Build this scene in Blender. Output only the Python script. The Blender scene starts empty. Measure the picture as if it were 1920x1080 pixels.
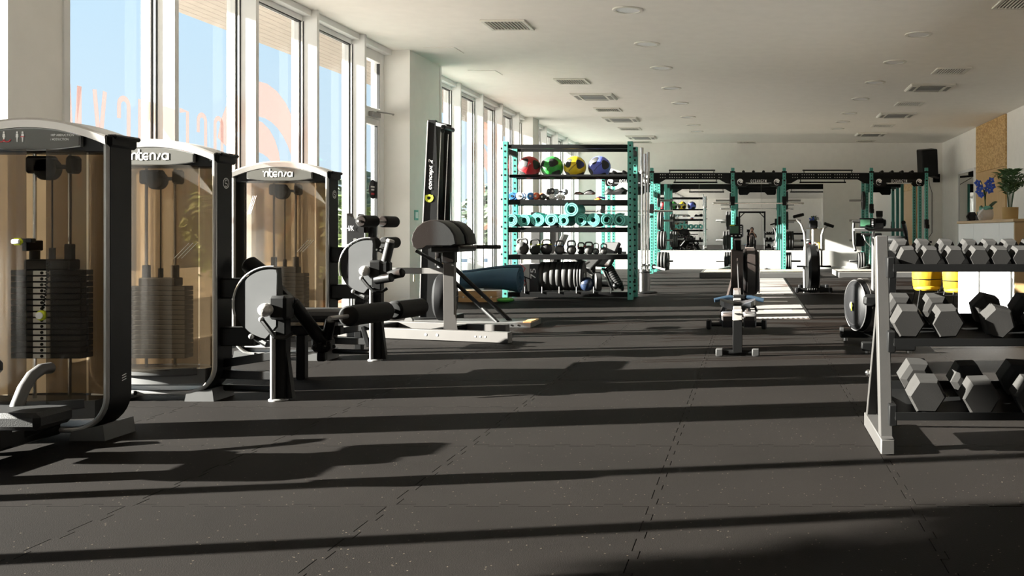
import bpy, math, random
from mathutils import Vector, Matrix

random.seed(7)
SC = bpy.context.scene
COL = SC.collection
PI = math.pi

# ------------------------------------------------------------------ camera
cam = bpy.data.cameras.new('camera')
cam.sensor_width = 36.0
cam.lens = 36.0 * 1750.0 / 1920.0
cam.shift_x = -450.0 / 1920.0
cam.shift_y = -107.0 / 1920.0
cam.clip_start = 0.05
cam.clip_end = 400
camo = bpy.data.objects.new('camera', cam)
camo.location = (0, 0, 1.0)
camo.rotation_euler = (PI / 2, 0, 0)
COL.objects.link(camo)
SC.camera = camo

# ------------------------------------------------------------------ sky and sun
SUN_EL = math.radians(18.2)
SUN_TAN = 0.165                      # how far the light drifts into the depth per metre across
_az = math.atan(SUN_TAN)
SUN_DIR = Vector((math.cos(_az) * math.cos(SUN_EL), math.sin(_az) * math.cos(SUN_EL), -math.sin(SUN_EL)))
wd = bpy.data.worlds.new('sky')
SC.world = wd
wd.use_nodes = True
nt = wd.node_tree
nt.nodes.clear()
out = nt.nodes.new('ShaderNodeOutputWorld')
bg = nt.nodes.new('ShaderNodeBackground')
tcw = nt.nodes.new('ShaderNodeTexCoord')
sep = nt.nodes.new('ShaderNodeSeparateXYZ')
ramp = nt.nodes.new('ShaderNodeValToRGB')
els = ramp.color_ramp.elements
els[0].position, els[0].color = 0.0, (0.78, 0.91, 1.0, 1)
els[1].position, els[1].color = 1.0, (0.20, 0.42, 0.85, 1)
e = els.new(0.35)
e.color = (0.55, 0.79, 1.0, 1)
bg.inputs['Strength'].default_value = 0.84
nt.links.new(tcw.outputs['Generated'], sep.inputs[0])
nt.links.new(sep.outputs['Z'], ramp.inputs['Fac'])
nt.links.new(ramp.outputs['Color'], bg.inputs['Color'])
nt.links.new(bg.outputs[0], out.inputs['Surface'])

sl = bpy.data.lights.new('sun', 'SUN')
sl.energy = 56.0
sl.color = (1.0, 0.92, 0.82)
sl.angle = math.radians(0.53)
so = bpy.data.objects.new('sun', sl)
so.rotation_euler = SUN_DIR.to_track_quat('-Z', 'Y').to_euler()
so.location = (-20, -3, 10)
COL.objects.link(so)

SC.view_settings.view_transform = 'Standard'
SC.view_settings.look = 'None'
SC.view_settings.exposure = 0.42
SC.view_settings.gamma = 1.0
SC.view_settings.use_curve_mapping = False
SC.cycles.max_bounces = 14
SC.cycles.diffuse_bounces = 8
SC.cycles.transparent_max_bounces = 24
SC.cycles.sample_clamp_indirect = 6.0
SC.cycles.caustics_reflective = False
SC.cycles.caustics_refractive = False

# ------------------------------------------------------------------ mesh helpers
F, CX, CY = 1750.0, 1410.0, 433.0


def W(x, y, D):
    """point of the room seen at photo pixel x, y when it stands D metres away"""
    return Vector(((x - CX) / F * D, D, 1.0 + (CY - y) / F * D))


def frame(d, up=None):
    d = Vector(d).normalized()
    up = Vector(up) if up is not None else (Vector((0, 0, 1)) if abs(d.z) < 0.95 else Vector((0, 1, 0)))
    a = up.cross(d).normalized()
    b = d.cross(a).normalized()
    return a, b, d


class MB:
    def __init__(s, M=None):
        s.v, s.f, s.mi = [], [], []
        s.mats, s.cur = [], 0
        s.M = M or Matrix.Identity(4)

    def use(s, m):
        if m not in s.mats:
            s.mats.append(m)
        s.cur = s.mats.index(m)
        return s

    def add(s, vs, fs):
        n = len(s.v)
        s.v += [s.M @ Vector(p) for p in vs]
        for f in fs:
            s.f.append([i + n for i in f])
            s.mi.append(s.cur)
        return s

    def box(s, c, size, b=0.0, R=None):
        hx, hy, hz = size[0] / 2, size[1] / 2, size[2] / 2
        c = Vector(c)
        R = R or Matrix.Identity(3)
        b = min(b, hx * .95, hy * .95, hz * .95)
        if b <= 0:
            vs = [c + R @ Vector((sx * hx, sy * hy, sz * hz)) for sx in (-1, 1) for sy in (-1, 1) for sz in (-1, 1)]
            fs = [(0, 1, 3, 2), (4, 6, 7, 5), (0, 4, 5, 1), (2, 3, 7, 6), (0, 2, 6, 4), (1, 5, 7, 3)]
            return s.add(vs, fs)
        vs, ix = [], {}
        for sx in (-1, 1):
            for sy in (-1, 1):
                for sz in (-1, 1):
                    for ax in range(3):
                        h = [hx - b, hy - b, hz - b]
                        h[ax] += b
                        ix[(sx, sy, sz, ax)] = len(vs)
                        vs.append(c + R @ Vector((sx * h[0], sy * h[1], sz * h[2])))
        fs = []
        S = (-1, 1)
        for k in S:
            fs.append([ix[(k, a, d, 0)] for a, d in ((-1, -1), (1, -1), (1, 1), (-1, 1))])
            fs.append([ix[(a, k, d, 1)] for a, d in ((-1, -1), (1, -1), (1, 1), (-1, 1))])
            fs.append([ix[(a, d, k, 2)] for a, d in ((-1, -1), (1, -1), (1, 1), (-1, 1))])
        for p in S:
            for q in S:
                fs.append([ix[(p, q, -1, 0)], ix[(p, q, 1, 0)], ix[(p, q, 1, 1)], ix[(p, q, -1, 1)]])
                fs.append([ix[(p, -1, q, 0)], ix[(p, 1, q, 0)], ix[(p, 1, q, 2)], ix[(p, -1, q, 2)]])
                fs.append([ix[(-1, p, q, 1)], ix[(1, p, q, 1)], ix[(1, p, q, 2)], ix[(-1, p, q, 2)]])
        for p in S:
            for q in S:
                for r in S:
                    fs.append([ix[(p, q, r, 0)], ix[(p, q, r, 1)], ix[(p, q, r, 2)]])
        return s.add(vs, fs)

    def bx(s, x0, x1, y0, y1, z0, z1, b=0.0):
        return s.box(((x0 + x1) / 2, (y0 + y1) / 2, (z0 + z1) / 2), (abs(x1 - x0), abs(y1 - y0), abs(z1 - z0)), b)

    def bar(s, p0, p1, w, h, b=0.004, up=None):
        p0, p1 = Vector(p0), Vector(p1)
        a, u, d = frame(p1 - p0, up)
        R = Matrix((a, u, d)).transposed()
        return s.box((p0 + p1) / 2, (w, h, (p1 - p0).length), b, R)

    def tube(s, pts, r, n=10, caps=True, closed=False):
        pts = [Vector(p) for p in pts]
        m = len(pts)
        rs = r if isinstance(r, (list, tuple)) else [r] * m
        vs, fs = [], []
        tang = []
        for i in range(m):
            if closed:
                t = pts[(i + 1) % m] - pts[i - 1]
            else:
                t = pts[min(i + 1, m - 1)] - pts[max(i - 1, 0)]
            tang.append(t.normalized())
        a, u, _ = frame(tang[0])
        for i in range(m):
            if i:
                a = (a - tang[i] * a.dot(tang[i])).normalized()
                u = tang[i].cross(a)
            for k in range(n):
                t = 2 * PI * k / n
                vs.append(pts[i] + (a * math.cos(t) + u * math.sin(t)) * rs[i])
        rng = m if closed else m - 1
        for i in range(rng):
            j = (i + 1) % m
            for k in range(n):
                l = (k + 1) % n
                fs.append((i * n + k, i * n + l, j * n + l, j * n + k))
        if caps and not closed:
            fs.append(list(range(n))[::-1])
            fs.append([(m - 1) * n + k for k in range(n)])
        return s.add(vs, fs)

    def lathe(s, prof, o=(0, 0, 0), ax=(0, 0, 1), n=24, up=None):
        """prof: list of (radius, height along ax)"""
        o = Vector(o)
        a, u, d = frame(ax, up)
        vs, fs, rows = [], [], []
        for r, h in prof:
            if r < 1e-6:
                rows.append([len(vs)])
                vs.append(o + d * h)
            else:
                rows.append(list(range(len(vs), len(vs) + n)))
                for k in range(n):
                    t = 2 * PI * k / n
                    vs.append(o + d * h + (a * math.cos(t) + u * math.sin(t)) * r)
        for p, q in zip(rows, rows[1:]):
            for k in range(n):
                l = (k + 1) % n
                if len(p) == 1 and len(q) == 1:
                    continue
                if len(p) == 1:
                    fs.append((p[0], q[l], q[k]))
                elif len(q) == 1:
                    fs.append((p[k], p[l], q[0]))
                else:
                    fs.append((p[k], p[l], q[l], q[k]))
        if len(rows[0]) > 1 and abs(prof[0][0] - prof[-1][0]) + abs(prof[0][1] - prof[-1][1]) > 1e-6:
            fs.append(rows[0][::-1])
            fs.append(rows[-1])
        return s.add(vs, fs)

    def cyl(s, p0, p1, r, n=16, b=0.0):
        p0, p1 = Vector(p0), Vector(p1)
        L = (p1 - p0).length
        if b:
            b = min(b, r * .9, L * .45)
            pr = [(r - b, 0), (r, b), (r, L - b), (r - b, L)]
        else:
            pr = [(r, 0), (r, L)]
        return s.lathe(pr, p0, p1 - p0, n)

    def sphere(s, c, r, n=20, m=12, sc=(1, 1, 1)):
        c = Vector(c)
        vs, fs, rows = [], [], []
        for i in range(m + 1):
            ph = PI * i / m
            if i in (0, m):
                rows.append([len(vs)])
                vs.append(c + Vector((0, 0, r * math.cos(ph) * sc[2])))
            else:
                rows.append(list(range(len(vs), len(vs) + n)))
                for k in range(n):
                    t = 2 * PI * k / n
                    vs.append(c + Vector((r * math.sin(ph) * math.cos(t) * sc[0], r * math.sin(ph) * math.sin(t) * sc[1], r * math.cos(ph) * sc[2])))
        for p, q in zip(rows, rows[1:]):
            for k in range(n):
                l = (k + 1) % n
                if len(p) == 1:
                    fs.append((p[0], q[k], q[l]))
                elif len(q) == 1:
                    fs.append((p[l], p[k], q[0]))
                else:
                    fs.append((p[l], p[k], q[k], q[l]))
        return s.add(vs, fs)

    def prism(s, poly, o, u, v, t):
        """polygon (list of a,b) in the plane u,v at o, extruded by vector t"""
        o, u, v, t = Vector(o), Vector(u), Vector(v), Vector(t)
        n = len(poly)
        vs = [o + u * a + v * b for a, b in poly] + [o + u * a + v * b + t for a, b in poly]
        fs = [list(range(n))[::-1], list(range(n, 2 * n))]
        for k in range(n):
            l = (k + 1) % n
            fs.append((k, l, n + l, n + k))
        return s.add(vs, fs)

    def sheet(s, rows, t=None):
        """grid of points; with t a thickness vector function(i,j)->Vector"""
        m, n = len(rows), len(rows[0])
        vs = [Vector(p) for r in rows for p in r]
        fs = [(i * n + j, i * n + j + 1, (i + 1) * n + j + 1, (i + 1) * n + j) for i in range(m - 1) for j in range(n - 1)]
        if t is None:
            return s.add(vs, fs)
        N = m * n
        t = Vector(t)
        vs2 = [p + t for p in vs]
        fs2 = [tuple(N + k for k in f[::-1]) for f in fs]
        rim = [j for j in range(n)] + [i * n + n - 1 for i in range(1, m)] + [(m - 1) * n + j for j in range(n - 2, -1, -1)] + [i * n for i in range(m - 2, 0, -1)]
        fs3 = [(rim[(k + 1) % len(rim)], rim[k], N + rim[k], N + rim[(k + 1) % len(rim)]) for k in range(len(rim))]
        return s.add(vs + vs2, fs + fs2 + fs3)

    def mesh(s, name, flat=False):
        me = bpy.data.meshes.new(name)
        me.from_pydata([tuple(p) for p in s.v], [], s.f)
        for m in s.mats:
            me.materials.append(m)
        if len(s.mats) > 1:
            me.polygons.foreach_set('material_index', s.mi)
        if not flat:
            me.polygons.foreach_set('use_smooth', [True] * len(me.polygons))
            me.set_sharp_from_angle(angle=0.62)
        me.update()
        return me


def link(name, me, parent=None, label=None, kind=None):
    o = bpy.data.objects.new(name, me)
    COL.objects.link(o)
    if parent is not None:
        o.parent = parent
    if label:
        o['label'] = label
    if kind:
        o['kind'] = kind
    return o


class Thing:
    """an Empty at the base of a thing; world=True lets its parts be written in room coordinates"""

    def __init__(s, name, label, cat, loc=(0, 0, 0), rz=0.0, group=None, world=False, kind=None):
        o = bpy.data.objects.new(name, None)
        o.empty_display_size = 0.1
        COL.objects.link(o)
        o.location = loc
        o.rotation_euler = (0, 0, rz)
        if label:
            o['label'] = label
        if cat:
            o['category'] = cat
        if group:
            o['group'] = group
        if kind:
            o['kind'] = kind
        s.o = o
        s.T = Matrix.Translation(-Vector(loc)) if world else Matrix.Identity(4)

    def mb(s, m=None):
        b = MB(s.T.copy())
        if m is not None:
            b.use(m)
        return b

    def part(s, name, b, parent=None, label=None, kind=None, flat=False):
        return link(name, b.mesh(name, flat), parent if parent is not None else s.o, label, kind)


def single(name, b, label, cat, group=None, flat=False, origin=None):
    """a thing that is one mesh"""
    if origin is not None:
        off = Vector(origin)
        b.v = [p - off for p in b.v]
    o = link(name, b.mesh(name, flat))
    if origin is not None:
        o.location = origin
    o['label'] = label
    o['category'] = cat
    if group:
        o['group'] = group
    return o


def struct(name, b, parent=None, flat=False):
    o = link(name, b.mesh(name, flat), parent)
    o['kind'] = 'structure'
    return o


def dup(root, loc, rz=None, label=None, group=None, scale=None):
    r = root.copy()
    COL.objects.link(r)
    r.location = loc
    if rz is not None:
        r.rotation_euler = (0, 0, rz)
    if scale is not None:
        r.scale = (scale, scale, scale)
    if label:
        r['label'] = label
    if group:
        r['group'] = group

    def kids(src, dst):
        for ch in list(src.children):
            c = ch.copy()
            COL.objects.link(c)
            c.parent = dst
            kids(ch, c)
    kids(root, r)
    return r


def text_mb(b, txt, o, u, v, h, width=None, align='CENTER', shear=0.0, bold=0.0, t=0.002, spacing=1.0):
    """lettering: o = middle of the word on the surface, u = reading direction, v = up of the letters"""
    cu = bpy.data.curves.new('lettering', 'FONT')
    cu.body = txt
    cu.size = 1.0
    cu.shear = shear
    cu.space_character = spacing
    cu.offset = bold
    cu.resolution_u = 3
    ob = bpy.data.objects.new('lettering', cu)
    me = bpy.data.meshes.new_from_object(ob)
    xs = [p.co.x for p in me.vertices]
    ys = [p.co.y for p in me.vertices]
    x0, x1, y0, y1 = min(xs), max(xs), min(ys), max(ys)
    sy = h / (y1 - y0)
    sx = (width / (x1 - x0)) if width else sy
    o, u, v = Vector(o), Vector(u).normalized(), Vector(v).normalized()
    n = u.cross(v)
    base = {'CENTER': (x0 + x1) / 2, 'LEFT': x0}[align]
    vs = [o + u * ((p.co.x - base) * sx) + v * ((p.co.y - (y0 + y1) / 2) * sy) + n * t for p in me.vertices]
    b.add(vs, [list(p.vertices) for p in me.polygons])
    bpy.data.objects.remove(ob)
    bpy.data.curves.remove(cu)
    bpy.data.meshes.remove(me)
    return b


def ribbon(b, pts, w, o, u, v, t):
    """a flat stroke of width w through 2-d points, as solid geometry"""
    o, u, v, t = Vector(o), Vector(u), Vector(v), Vector(t)
    P = [Vector((p[0], p[1])) for p in pts]
    L, R = [], []
    for i, p in enumerate(P):
        d = (P[min(i + 1, len(P) - 1)] - P[max(i - 1, 0)]).normalized()
        nn = Vector((-d.y, d.x))
        ww = w[i] if isinstance(w, (list, tuple)) else w
        L.append(p + nn * ww / 2)
        R.append(p - nn * ww / 2)
    n = len(P)
    f = lambda q: o + u * q.x + v * q.y
    vs = [f(q) for q in L] + [f(q) for q in R] + [f(q) + t for q in L] + [f(q) + t for q in R]
    fs = []
    for i in range(n - 1):
        fs += [(i, i + 1, n + i + 1, n + i), (2 * n + i, 3 * n + i, 3 * n + i + 1, 2 * n + i + 1),
               (i, 2 * n + i, 2 * n + i + 1, i + 1), (n + i, n + i + 1, 3 * n + i + 1, 3 * n + i)]
    fs += [(0, n, 3 * n, 2 * n), (n - 1, 3 * n - 1, 4 * n - 1, 2 * n - 1)]
    return b.add(vs, fs)


def arc(cx, cy, r, a0, a1, n=10, ry=None):
    ry = r if ry is None else ry
    return [(cx + r * math.cos(math.radians(a0 + (a1 - a0) * k / n)), cy + ry * math.sin(math.radians(a0 + (a1 - a0) * k / n))) for k in range(n + 1)]


def bez(p0, p1, p2, p3, n=12):
    p0, p1, p2, p3 = map(Vector, (p0, p1, p2, p3))
    o = []
    for k in range(n + 1):
        t = k / n
        o.append(p0 * (1 - t) ** 3 + p1 * 3 * t * (1 - t) ** 2 + p2 * 3 * t * t * (1 - t) + p3 * t ** 3)
    return o


def wave_logo(b, R, o, u, v, t):
    """round wave emblem: an open ring with a curling crest inside"""
    pts = arc(0, 0, .84 * R, 20, 300, 22)
    ribbon(b, pts, [R * (.10 + .30 * math.sin(PI * min(1, (k + 1) / 14))) for k in range(23)], o, u, v, t)
    pts = arc(.12 * R, -.1 * R, .52 * R, 170, 5, 12)
    ribbon(b, pts, [R * (.06 + .30 * math.sin(PI * k / 12)) for k in range(13)], o, u, v, t)
    pts = arc(.3 * R, -.35 * R, .36 * R, 160, 20, 8)
    ribbon(b, pts, [R * (.05 + .2 * math.sin(PI * k / 8)) for k in range(9)], o, u, v, t)
    return b


# ------------------------------------------------------------------ materials
def mat(name, col, rough=0.5, metal=0.0, var=0.08, scale=6.0, bump=0.0, bscale=120.0, spec=0.5, coat=0.0):
    m = bpy.data.materials.new(name)
    m.use_nodes = True
    t = m.node_tree
    p = t.nodes['Principled BSDF']
    p.inputs['Roughness'].default_value = rough
    p.inputs['Metallic'].default_value = metal
    p.inputs['Specular IOR Level'].default_value = spec
    p.inputs['Coat Weight'].default_value = coat
    tc = t.nodes.new('ShaderNodeTexCoord')
    nz = t.nodes.new('ShaderNodeTexNoise')
    nz.inputs['Scale'].default_value = scale
    nz.inputs['Detail'].default_value = 4
    t.links.new(tc.outputs['Object'], nz.inputs['Vector'])
    rp = t.nodes.new('ShaderNodeMapRange')
    rp.inputs['From Min'].default_value = .3
    rp.inputs['From Max'].default_value = .7
    rp.inputs['To Min'].default_value = 1 - var
    rp.inputs['To Max'].default_value = 1 + var
    t.links.new(nz.outputs['Fac'], rp.inputs['Value'])
    mx = t.nodes.new('ShaderNodeMix')
    mx.data_type = 'RGBA'
    mx.blend_type = 'MULTIPLY'
    mx.inputs['Factor'].default_value = 1.0
    mx.inputs[6].default_value = (*col, 1)
    t.links.new(rp.outputs[0], mx.inputs[7])
    t.links.new(mx.outputs[2], p.inputs['Base Color'])
    if bump:
        nb = t.nodes.new('ShaderNodeTexNoise')
        nb.inputs['Scale'].default_value = bscale
        nb.inputs['Detail'].default_value = 3
        t.links.new(tc.outputs['Object'], nb.inputs['Vector'])
        bn = t.nodes.new('ShaderNodeBump')
        bn.inputs['Strength'].default_value = bump
        bn.inputs['Distance'].default_value = 0.002
        t.links.new(nb.outputs['Fac'], bn.inputs['Height'])
        t.links.new(bn.outputs[0], p.inputs['Normal'])
    return m


def srgb(r, g, b):
    f = lambda c: (c / 255 / 12.92) if c / 255 <= .04045 else ((c / 255 + .055) / 1.055) ** 2.4
    return (f(r), f(g), f(b))


def glassy(name, tint, refl=0.9, trans_mix=0.0, trans_col=(1, 1, 1), rough=0.02):
    """thin sheet: see-through with a fresnel reflection; trans_mix adds milky scatter"""
    m = bpy.data.materials.new(name)
    m.use_nodes = True
    t = m.node_tree
    t.nodes.clear()
    o = t.nodes.new('ShaderNodeOutputMaterial')
    tr = t.nodes.new('ShaderNodeBsdfTransparent')
    tr.inputs['Color'].default_value = (*tint, 1)
    gl = t.nodes.new('ShaderNodeBsdfGlossy')
    gl.inputs['Roughness'].default_value = rough
    gl.inputs['Color'].default_value = (refl, refl, refl, 1)
    fr = t.nodes.new('ShaderNodeFresnel')
    fr.inputs['IOR'].default_value = 1.45
    geo = t.nodes.new('ShaderNodeNewGeometry')
    inv = t.nodes.new('ShaderNodeMath')
    inv.operation = 'SUBTRACT'
    inv.inputs[0].default_value = 1.0
    mul = t.nodes.new('ShaderNodeMath')
    mul.operation = 'MULTIPLY'
    t.links.new(geo.outputs['Backfacing'], inv.inputs[1])
    t.links.new(fr.outputs[0], mul.inputs[0])
    t.links.new(inv.outputs[0], mul.inputs[1])
    base = tr.outputs[0]
    if trans_mix:
        tl = t.nodes.new('ShaderNodeBsdfTranslucent')
        tl.inputs['Color'].default_value = (*trans_col, 1)
        df = t.nodes.new('ShaderNodeBsdfDiffuse')
        df.inputs['Color'].default_value = (*trans_col, 1)
        a = t.nodes.new('ShaderNodeMixShader')
        a.inputs[0].default_value = 0.35
        t.links.new(tl.outputs[0], a.inputs[1])
        t.links.new(df.outputs[0], a.inputs[2])
        c = t.nodes.new('ShaderNodeMixShader')
        c.inputs[0].default_value = trans_mix
        t.links.new(tr.outputs[0], c.inputs[1])
        t.links.new(a.outputs[0], c.inputs[2])
        base = c.outputs[0]
    mx = t.nodes.new('ShaderNodeMixShader')
    t.links.new(mul.outputs[0], mx.inputs[0])
    t.links.new(base, mx.inputs[1])
    t.links.new(gl.outputs[0], mx.inputs[2])
    t.links.new(mx.outputs[0], o.inputs['Surface'])
    return m


def rubber_floor(name):
    m = mat(name, (0.0090, 0.0077, 0.0069), rough=0.72, var=0.12, scale=1.3, bump=0.5, bscale=260, spec=0.05)
    t = m.node_tree
    p = t.nodes['Principled BSDF']
    tc = t.nodes.new('ShaderNodeTexCoord')
    geo = t.nodes.new('ShaderNodeNewGeometry')
    vo = t.nodes.new('ShaderNodeTexVoronoi')
    vo.inputs['Scale'].default_value = 42
    t.links.new(geo.outputs['Position'], vo.inputs['Vector'])
    wn = t.nodes.new('ShaderNodeTexWhiteNoise')
    t.links.new(vo.outputs['Position'], wn.inputs['Vector'])
    sel = t.nodes.new('ShaderNodeMath')
    sel.operation = 'GREATER_THAN'
    sel.inputs[1].default_value = 0.68
    t.links.new(wn.outputs['Value'], sel.inputs[0])
    near = t.nodes.new('ShaderNodeMath')
    near.operation = 'LESS_THAN'
    near.inputs[1].default_value = 0.11
    t.links.new(vo.outputs['Distance'], near.inputs[0])
    mu = t.nodes.new('ShaderNodeMath')
    mu.operation = 'MULTIPLY'
    t.links.new(sel.outputs[0], mu.inputs[0])
    t.links.new(near.outputs[0], mu.inputs[1])
    mx = t.nodes.new('ShaderNodeMix')
    mx.data_type = 'RGBA'
    src = p.inputs['Base Color'].links[0].from_socket
    t.links.new(mu.outputs[0], mx.inputs['Factor'])
    t.links.new(src, mx.inputs[6])
    mx.inputs[7].default_value = (0.10, 0.085, 0.065, 1)
    t.links.new(mx.outputs[2], p.inputs['Base Color'])
    return m


def wood(name, c0, c1, scale=3.0, axis=(1, 1, 14), rough=.5, chips=False):
    m = mat(name, c0, rough=rough, var=.05)
    t = m.node_tree
    p = t.nodes['Principled BSDF']
    tc = t.nodes.new('ShaderNodeTexCoord')
    mp = t.nodes.new('ShaderNodeMapping')
    mp.inputs['Scale'].default_value = axis
    t.links.new(tc.outputs['Object'], mp.inputs['Vector'])
    if chips:
        nz = t.nodes.new('ShaderNodeTexVoronoi')
        nz.inputs['Scale'].default_value = scale
        fac = nz.outputs['Color']
    else:
        nz = t.nodes.new('ShaderNodeTexNoise')
        nz.inputs['Scale'].default_value = scale
        nz.inputs['Detail'].default_value = 6
        fac = nz.outputs['Fac']
    t.links.new(mp.outputs[0], nz.inputs['Vector'])
    rp = t.nodes.new('ShaderNodeValToRGB')
    rp.color_ramp.elements[0].position = .3
    rp.color_ramp.elements[0].color = (*c0, 1)
    rp.color_ramp.elements[1].position = .7
    rp.color_ramp.elements[1].color = (*c1, 1)
    t.links.new(fac, rp.inputs['Fac'])
    t.links.new(rp.outputs[0], p.inputs['Base Color'])
    return m


M = {}
M['rubber'] = rubber_floor('rubber_floor')
M['rubber_dark'] = mat('rubber_underlay', (0.008, 0.008, 0.008), .9)
M['ceiling'] = mat('ceiling_paint', (0.90, 0.87, 0.82), .9, var=.02)
M['wall'] = mat('wall_paint', (0.89, 0.87, 0.83), .85, var=.02)
M['white'] = mat('white_frame', (0.80, 0.80, 0.79), .45, var=.02)
M['greyframe'] = mat('grey_frame', (0.30, 0.29, 0.26), .5, var=.03)
M['gasket'] = mat('black_gasket', (0.02, 0.02, 0.02), .6)
M['glass'] = glassy('window_glass', (0.93, 0.96, 0.97), .4)
M['mirror'] = mat('mirror_silver', (0.80, 0.82, 0.82), 0.0, 1.0, var=.0)
M['soffit'] = mat('soffit_boards', (0.22, 0.185, 0.155), .8)
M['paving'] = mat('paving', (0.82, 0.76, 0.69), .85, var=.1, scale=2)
M['bounce_cut'] = mat('bounce_cut_ground', (0.26, 0.25, 0.23), .85, var=.15, scale=2)  # added dark ground tone that dims the bounce near the windows
M['extwhite'] = mat('render_white', (0.82, 0.80, 0.77), .9, var=.03)
M['leaf'] = mat('leaf_green', (0.13, 0.20, 0.045), .6, var=.5, scale=3)
M['leaf_dark'] = mat('leaf_dark', (0.055, 0.085, 0.045), .7, var=.4, scale=3)
M['bark'] = mat('bark', (0.10, 0.07, 0.05), .9, var=.3, scale=8)
M['decal'] = glassy('window_film', (0.93, 0.83, 0.79), .5, .20, (0.20, 0.13, 0.11), .4)
M['black'] = mat('black_steel', (0.004, 0.004, 0.004), .45, var=.05, spec=.18)
M['blackplastic'] = mat('black_plastic', (0.005, 0.005, 0.0055), .5, bump=.2, bscale=300, spec=.18)
M['vinyl'] = mat('black_vinyl', (0.010, 0.010, 0.010), .55, spec=.25, bump=.4, bscale=180)
M['foam'] = mat('black_foam', (0.006, 0.006, 0.006), .8, spec=.25, bump=.4, bscale=240)
M['iron'] = mat('dark_iron', (0.035, 0.034, 0.034), .6, bump=.3, bscale=160)
M['stack'] = mat('stack_iron', (0.010, 0.010, 0.010), .6)
M['rubberblack'] = mat('black_rubber', (0.020, 0.020, 0.020), .55, bump=.25, bscale=200)
M['hexrubber'] = mat('hex_rubber', (0.026, 0.025, 0.024), .7, bump=.15, bscale=200, spec=.05)
M['bumper'] = mat('bumper_rubber', (0.014, 0.0135, 0.013), .7, bump=.2, bscale=160)
M['chrome'] = mat('chrome', (0.62, 0.61, 0.60), .18, 1.0, var=.02)
M['silver'] = mat('satin_silver', (0.30, 0.295, 0.29), .34, .35, var=.03)
M['brightsteel'] = mat('bright_steel', (0.50, 0.49, 0.48), .3, .5, var=.02)
M['steelgrey'] = mat('grey_paint', (0.08, 0.078, 0.076), .45, .2, var=.05)
M['rackgrey'] = mat('rack_grey', (0.036, 0.034, 0.032), .5, .1, var=.06, bump=.15, bscale=300)
M['ghdgrey'] = mat('bench_grey', (0.065, 0.060, 0.056), .45, .25, var=.05)
M['discgrey'] = mat('disc_grey', (0.09, 0.092, 0.095), .5, .2, var=.06)
M['header'] = mat('header_olive', (0.07, 0.067, 0.057), .4, .2, var=.03)
M['capsilver'] = mat('cap_silver', (0.46, 0.44, 0.42), .42, .35, var=.03)
M['footgrey'] = mat('foot_grey', (0.062, 0.062, 0.062), .6)
M['basegrey'] = mat('base_grey', (0.13, 0.13, 0.13), .5, var=.04)
M['acrylic'] = glassy('smoked_acrylic', (0.66, 0.61, 0.54), .5, .20, (0.20, 0.195, 0.19), .1)
M['acrylic_back'] = glassy('amber_acrylic', (0.84, 0.76, 0.64), .4, .55, (0.84, 0.70, 0.52), .2)
M['print'] = mat('white_print', (0.85, 0.85, 0.84), .6, var=.0)
M['printred'] = mat('red_print', (0.55, 0.03, 0.04), .6)
M['printgrey'] = mat('grey_print', (0.22, 0.22, 0.22), .6)
M['yellow'] = mat('signal_yellow', (0.75, 0.68, 0.02), .5)
M['lime'] = mat('lime_print', (0.72, 0.80, 0.03), .5)
M['teal'] = mat('teal_powder', (0.075, 0.31, 0.26), .45, .1, var=.04)
M['tealmat'] = mat('teal_foam', (0.16, 0.56, 0.50), .8, bump=.3, bscale=150)
M['bluemat'] = mat('blue_foam', (0.030, 0.075, 0.125), .75, bump=.3, bscale=60)
M['red'] = mat('ball_red', (0.42, 0.012, 0.018), .42)
M['green'] = mat('ball_green', (0.03, 0.32, 0.045), .42)
M['ballyellow'] = mat('ball_yellow', (0.72, 0.52, 0.01), .42)
M['ballblue'] = mat('ball_blue', (0.11, 0.14, 0.55), .42)
M['patch'] = mat('ball_patch', (0.012, 0.012, 0.012), .6)
M['vinylblue'] = mat('vinyl_blue', (0.05, 0.19, 0.50), .35)
M['vinylwhite'] = mat('vinyl_white', (0.78, 0.78, 0.78), .35)
M['vinylgrey'] = mat('vinyl_greyblue', (0.30, 0.35, 0.40), .4)
M['vinylred'] = mat('vinyl_red', (0.62, 0.12, 0.05), .35)
M['orange'] = mat('orange', (0.75, 0.20, 0.03), .5)
M['greenfab'] = mat('green_fabric', (0.06, 0.30, 0.04), .8)
M['box_wood'] = wood('box_wood', (0.36, 0.20, 0.08), (0.46, 0.27, 0.12))
M['osb'] = wood('osb_board', (0.42, 0.25, 0.09), (0.62, 0.42, 0.19), 34, (1, .5, 1), .6, True)
M['ply'] = wood('ply_wood', (0.46, 0.29, 0.12), (0.58, 0.39, 0.19), 5, (1, 14, 1))
M['desk_wood'] = wood('desk_wood', (0.42, 0.27, 0.12), (0.52, 0.35, 0.17), 3, (1, 1, .1))
M['platform'] = wood('platform_wood', (0.20, 0.175, 0.14), (0.26, 0.23, 0.19), 2, (8, .5, 1), .5)
M['lane'] = mat('pale_turf', (0.13, 0.122, 0.115), .85, var=.1, bump=.4, bscale=200)
M['chairyellow'] = mat('chair_yellow', (0.42, 0.27, 0.004), .7, bump=.3, bscale=220)
M['deskwhite'] = mat('desk_white', (0.80, 0.80, 0.81), .4, var=.01)
M['pot_tan'] = mat('pot_tan', (0.46, 0.31, 0.12), .6)
M['pot_white'] = mat('pot_white', (0.62, 0.57, 0.52), .7, bump=.5, bscale=40)
M['petal'] = mat('petal_blue', (0.05, 0.12, 0.62), .5, var=.3, scale=20)
M['plant'] = mat('plant_green', (0.045, 0.105, 0.03), .5, var=.3)
M['succulent'] = mat('succulent_green', (0.16, 0.42, 0.33), .6)
M['screen'] = mat('lcd_green', (0.035, 0.11, 0.06), .3)
M['seatgrey'] = mat('seat_grey', (0.045, 0.048, 0.055), .45)
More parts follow.
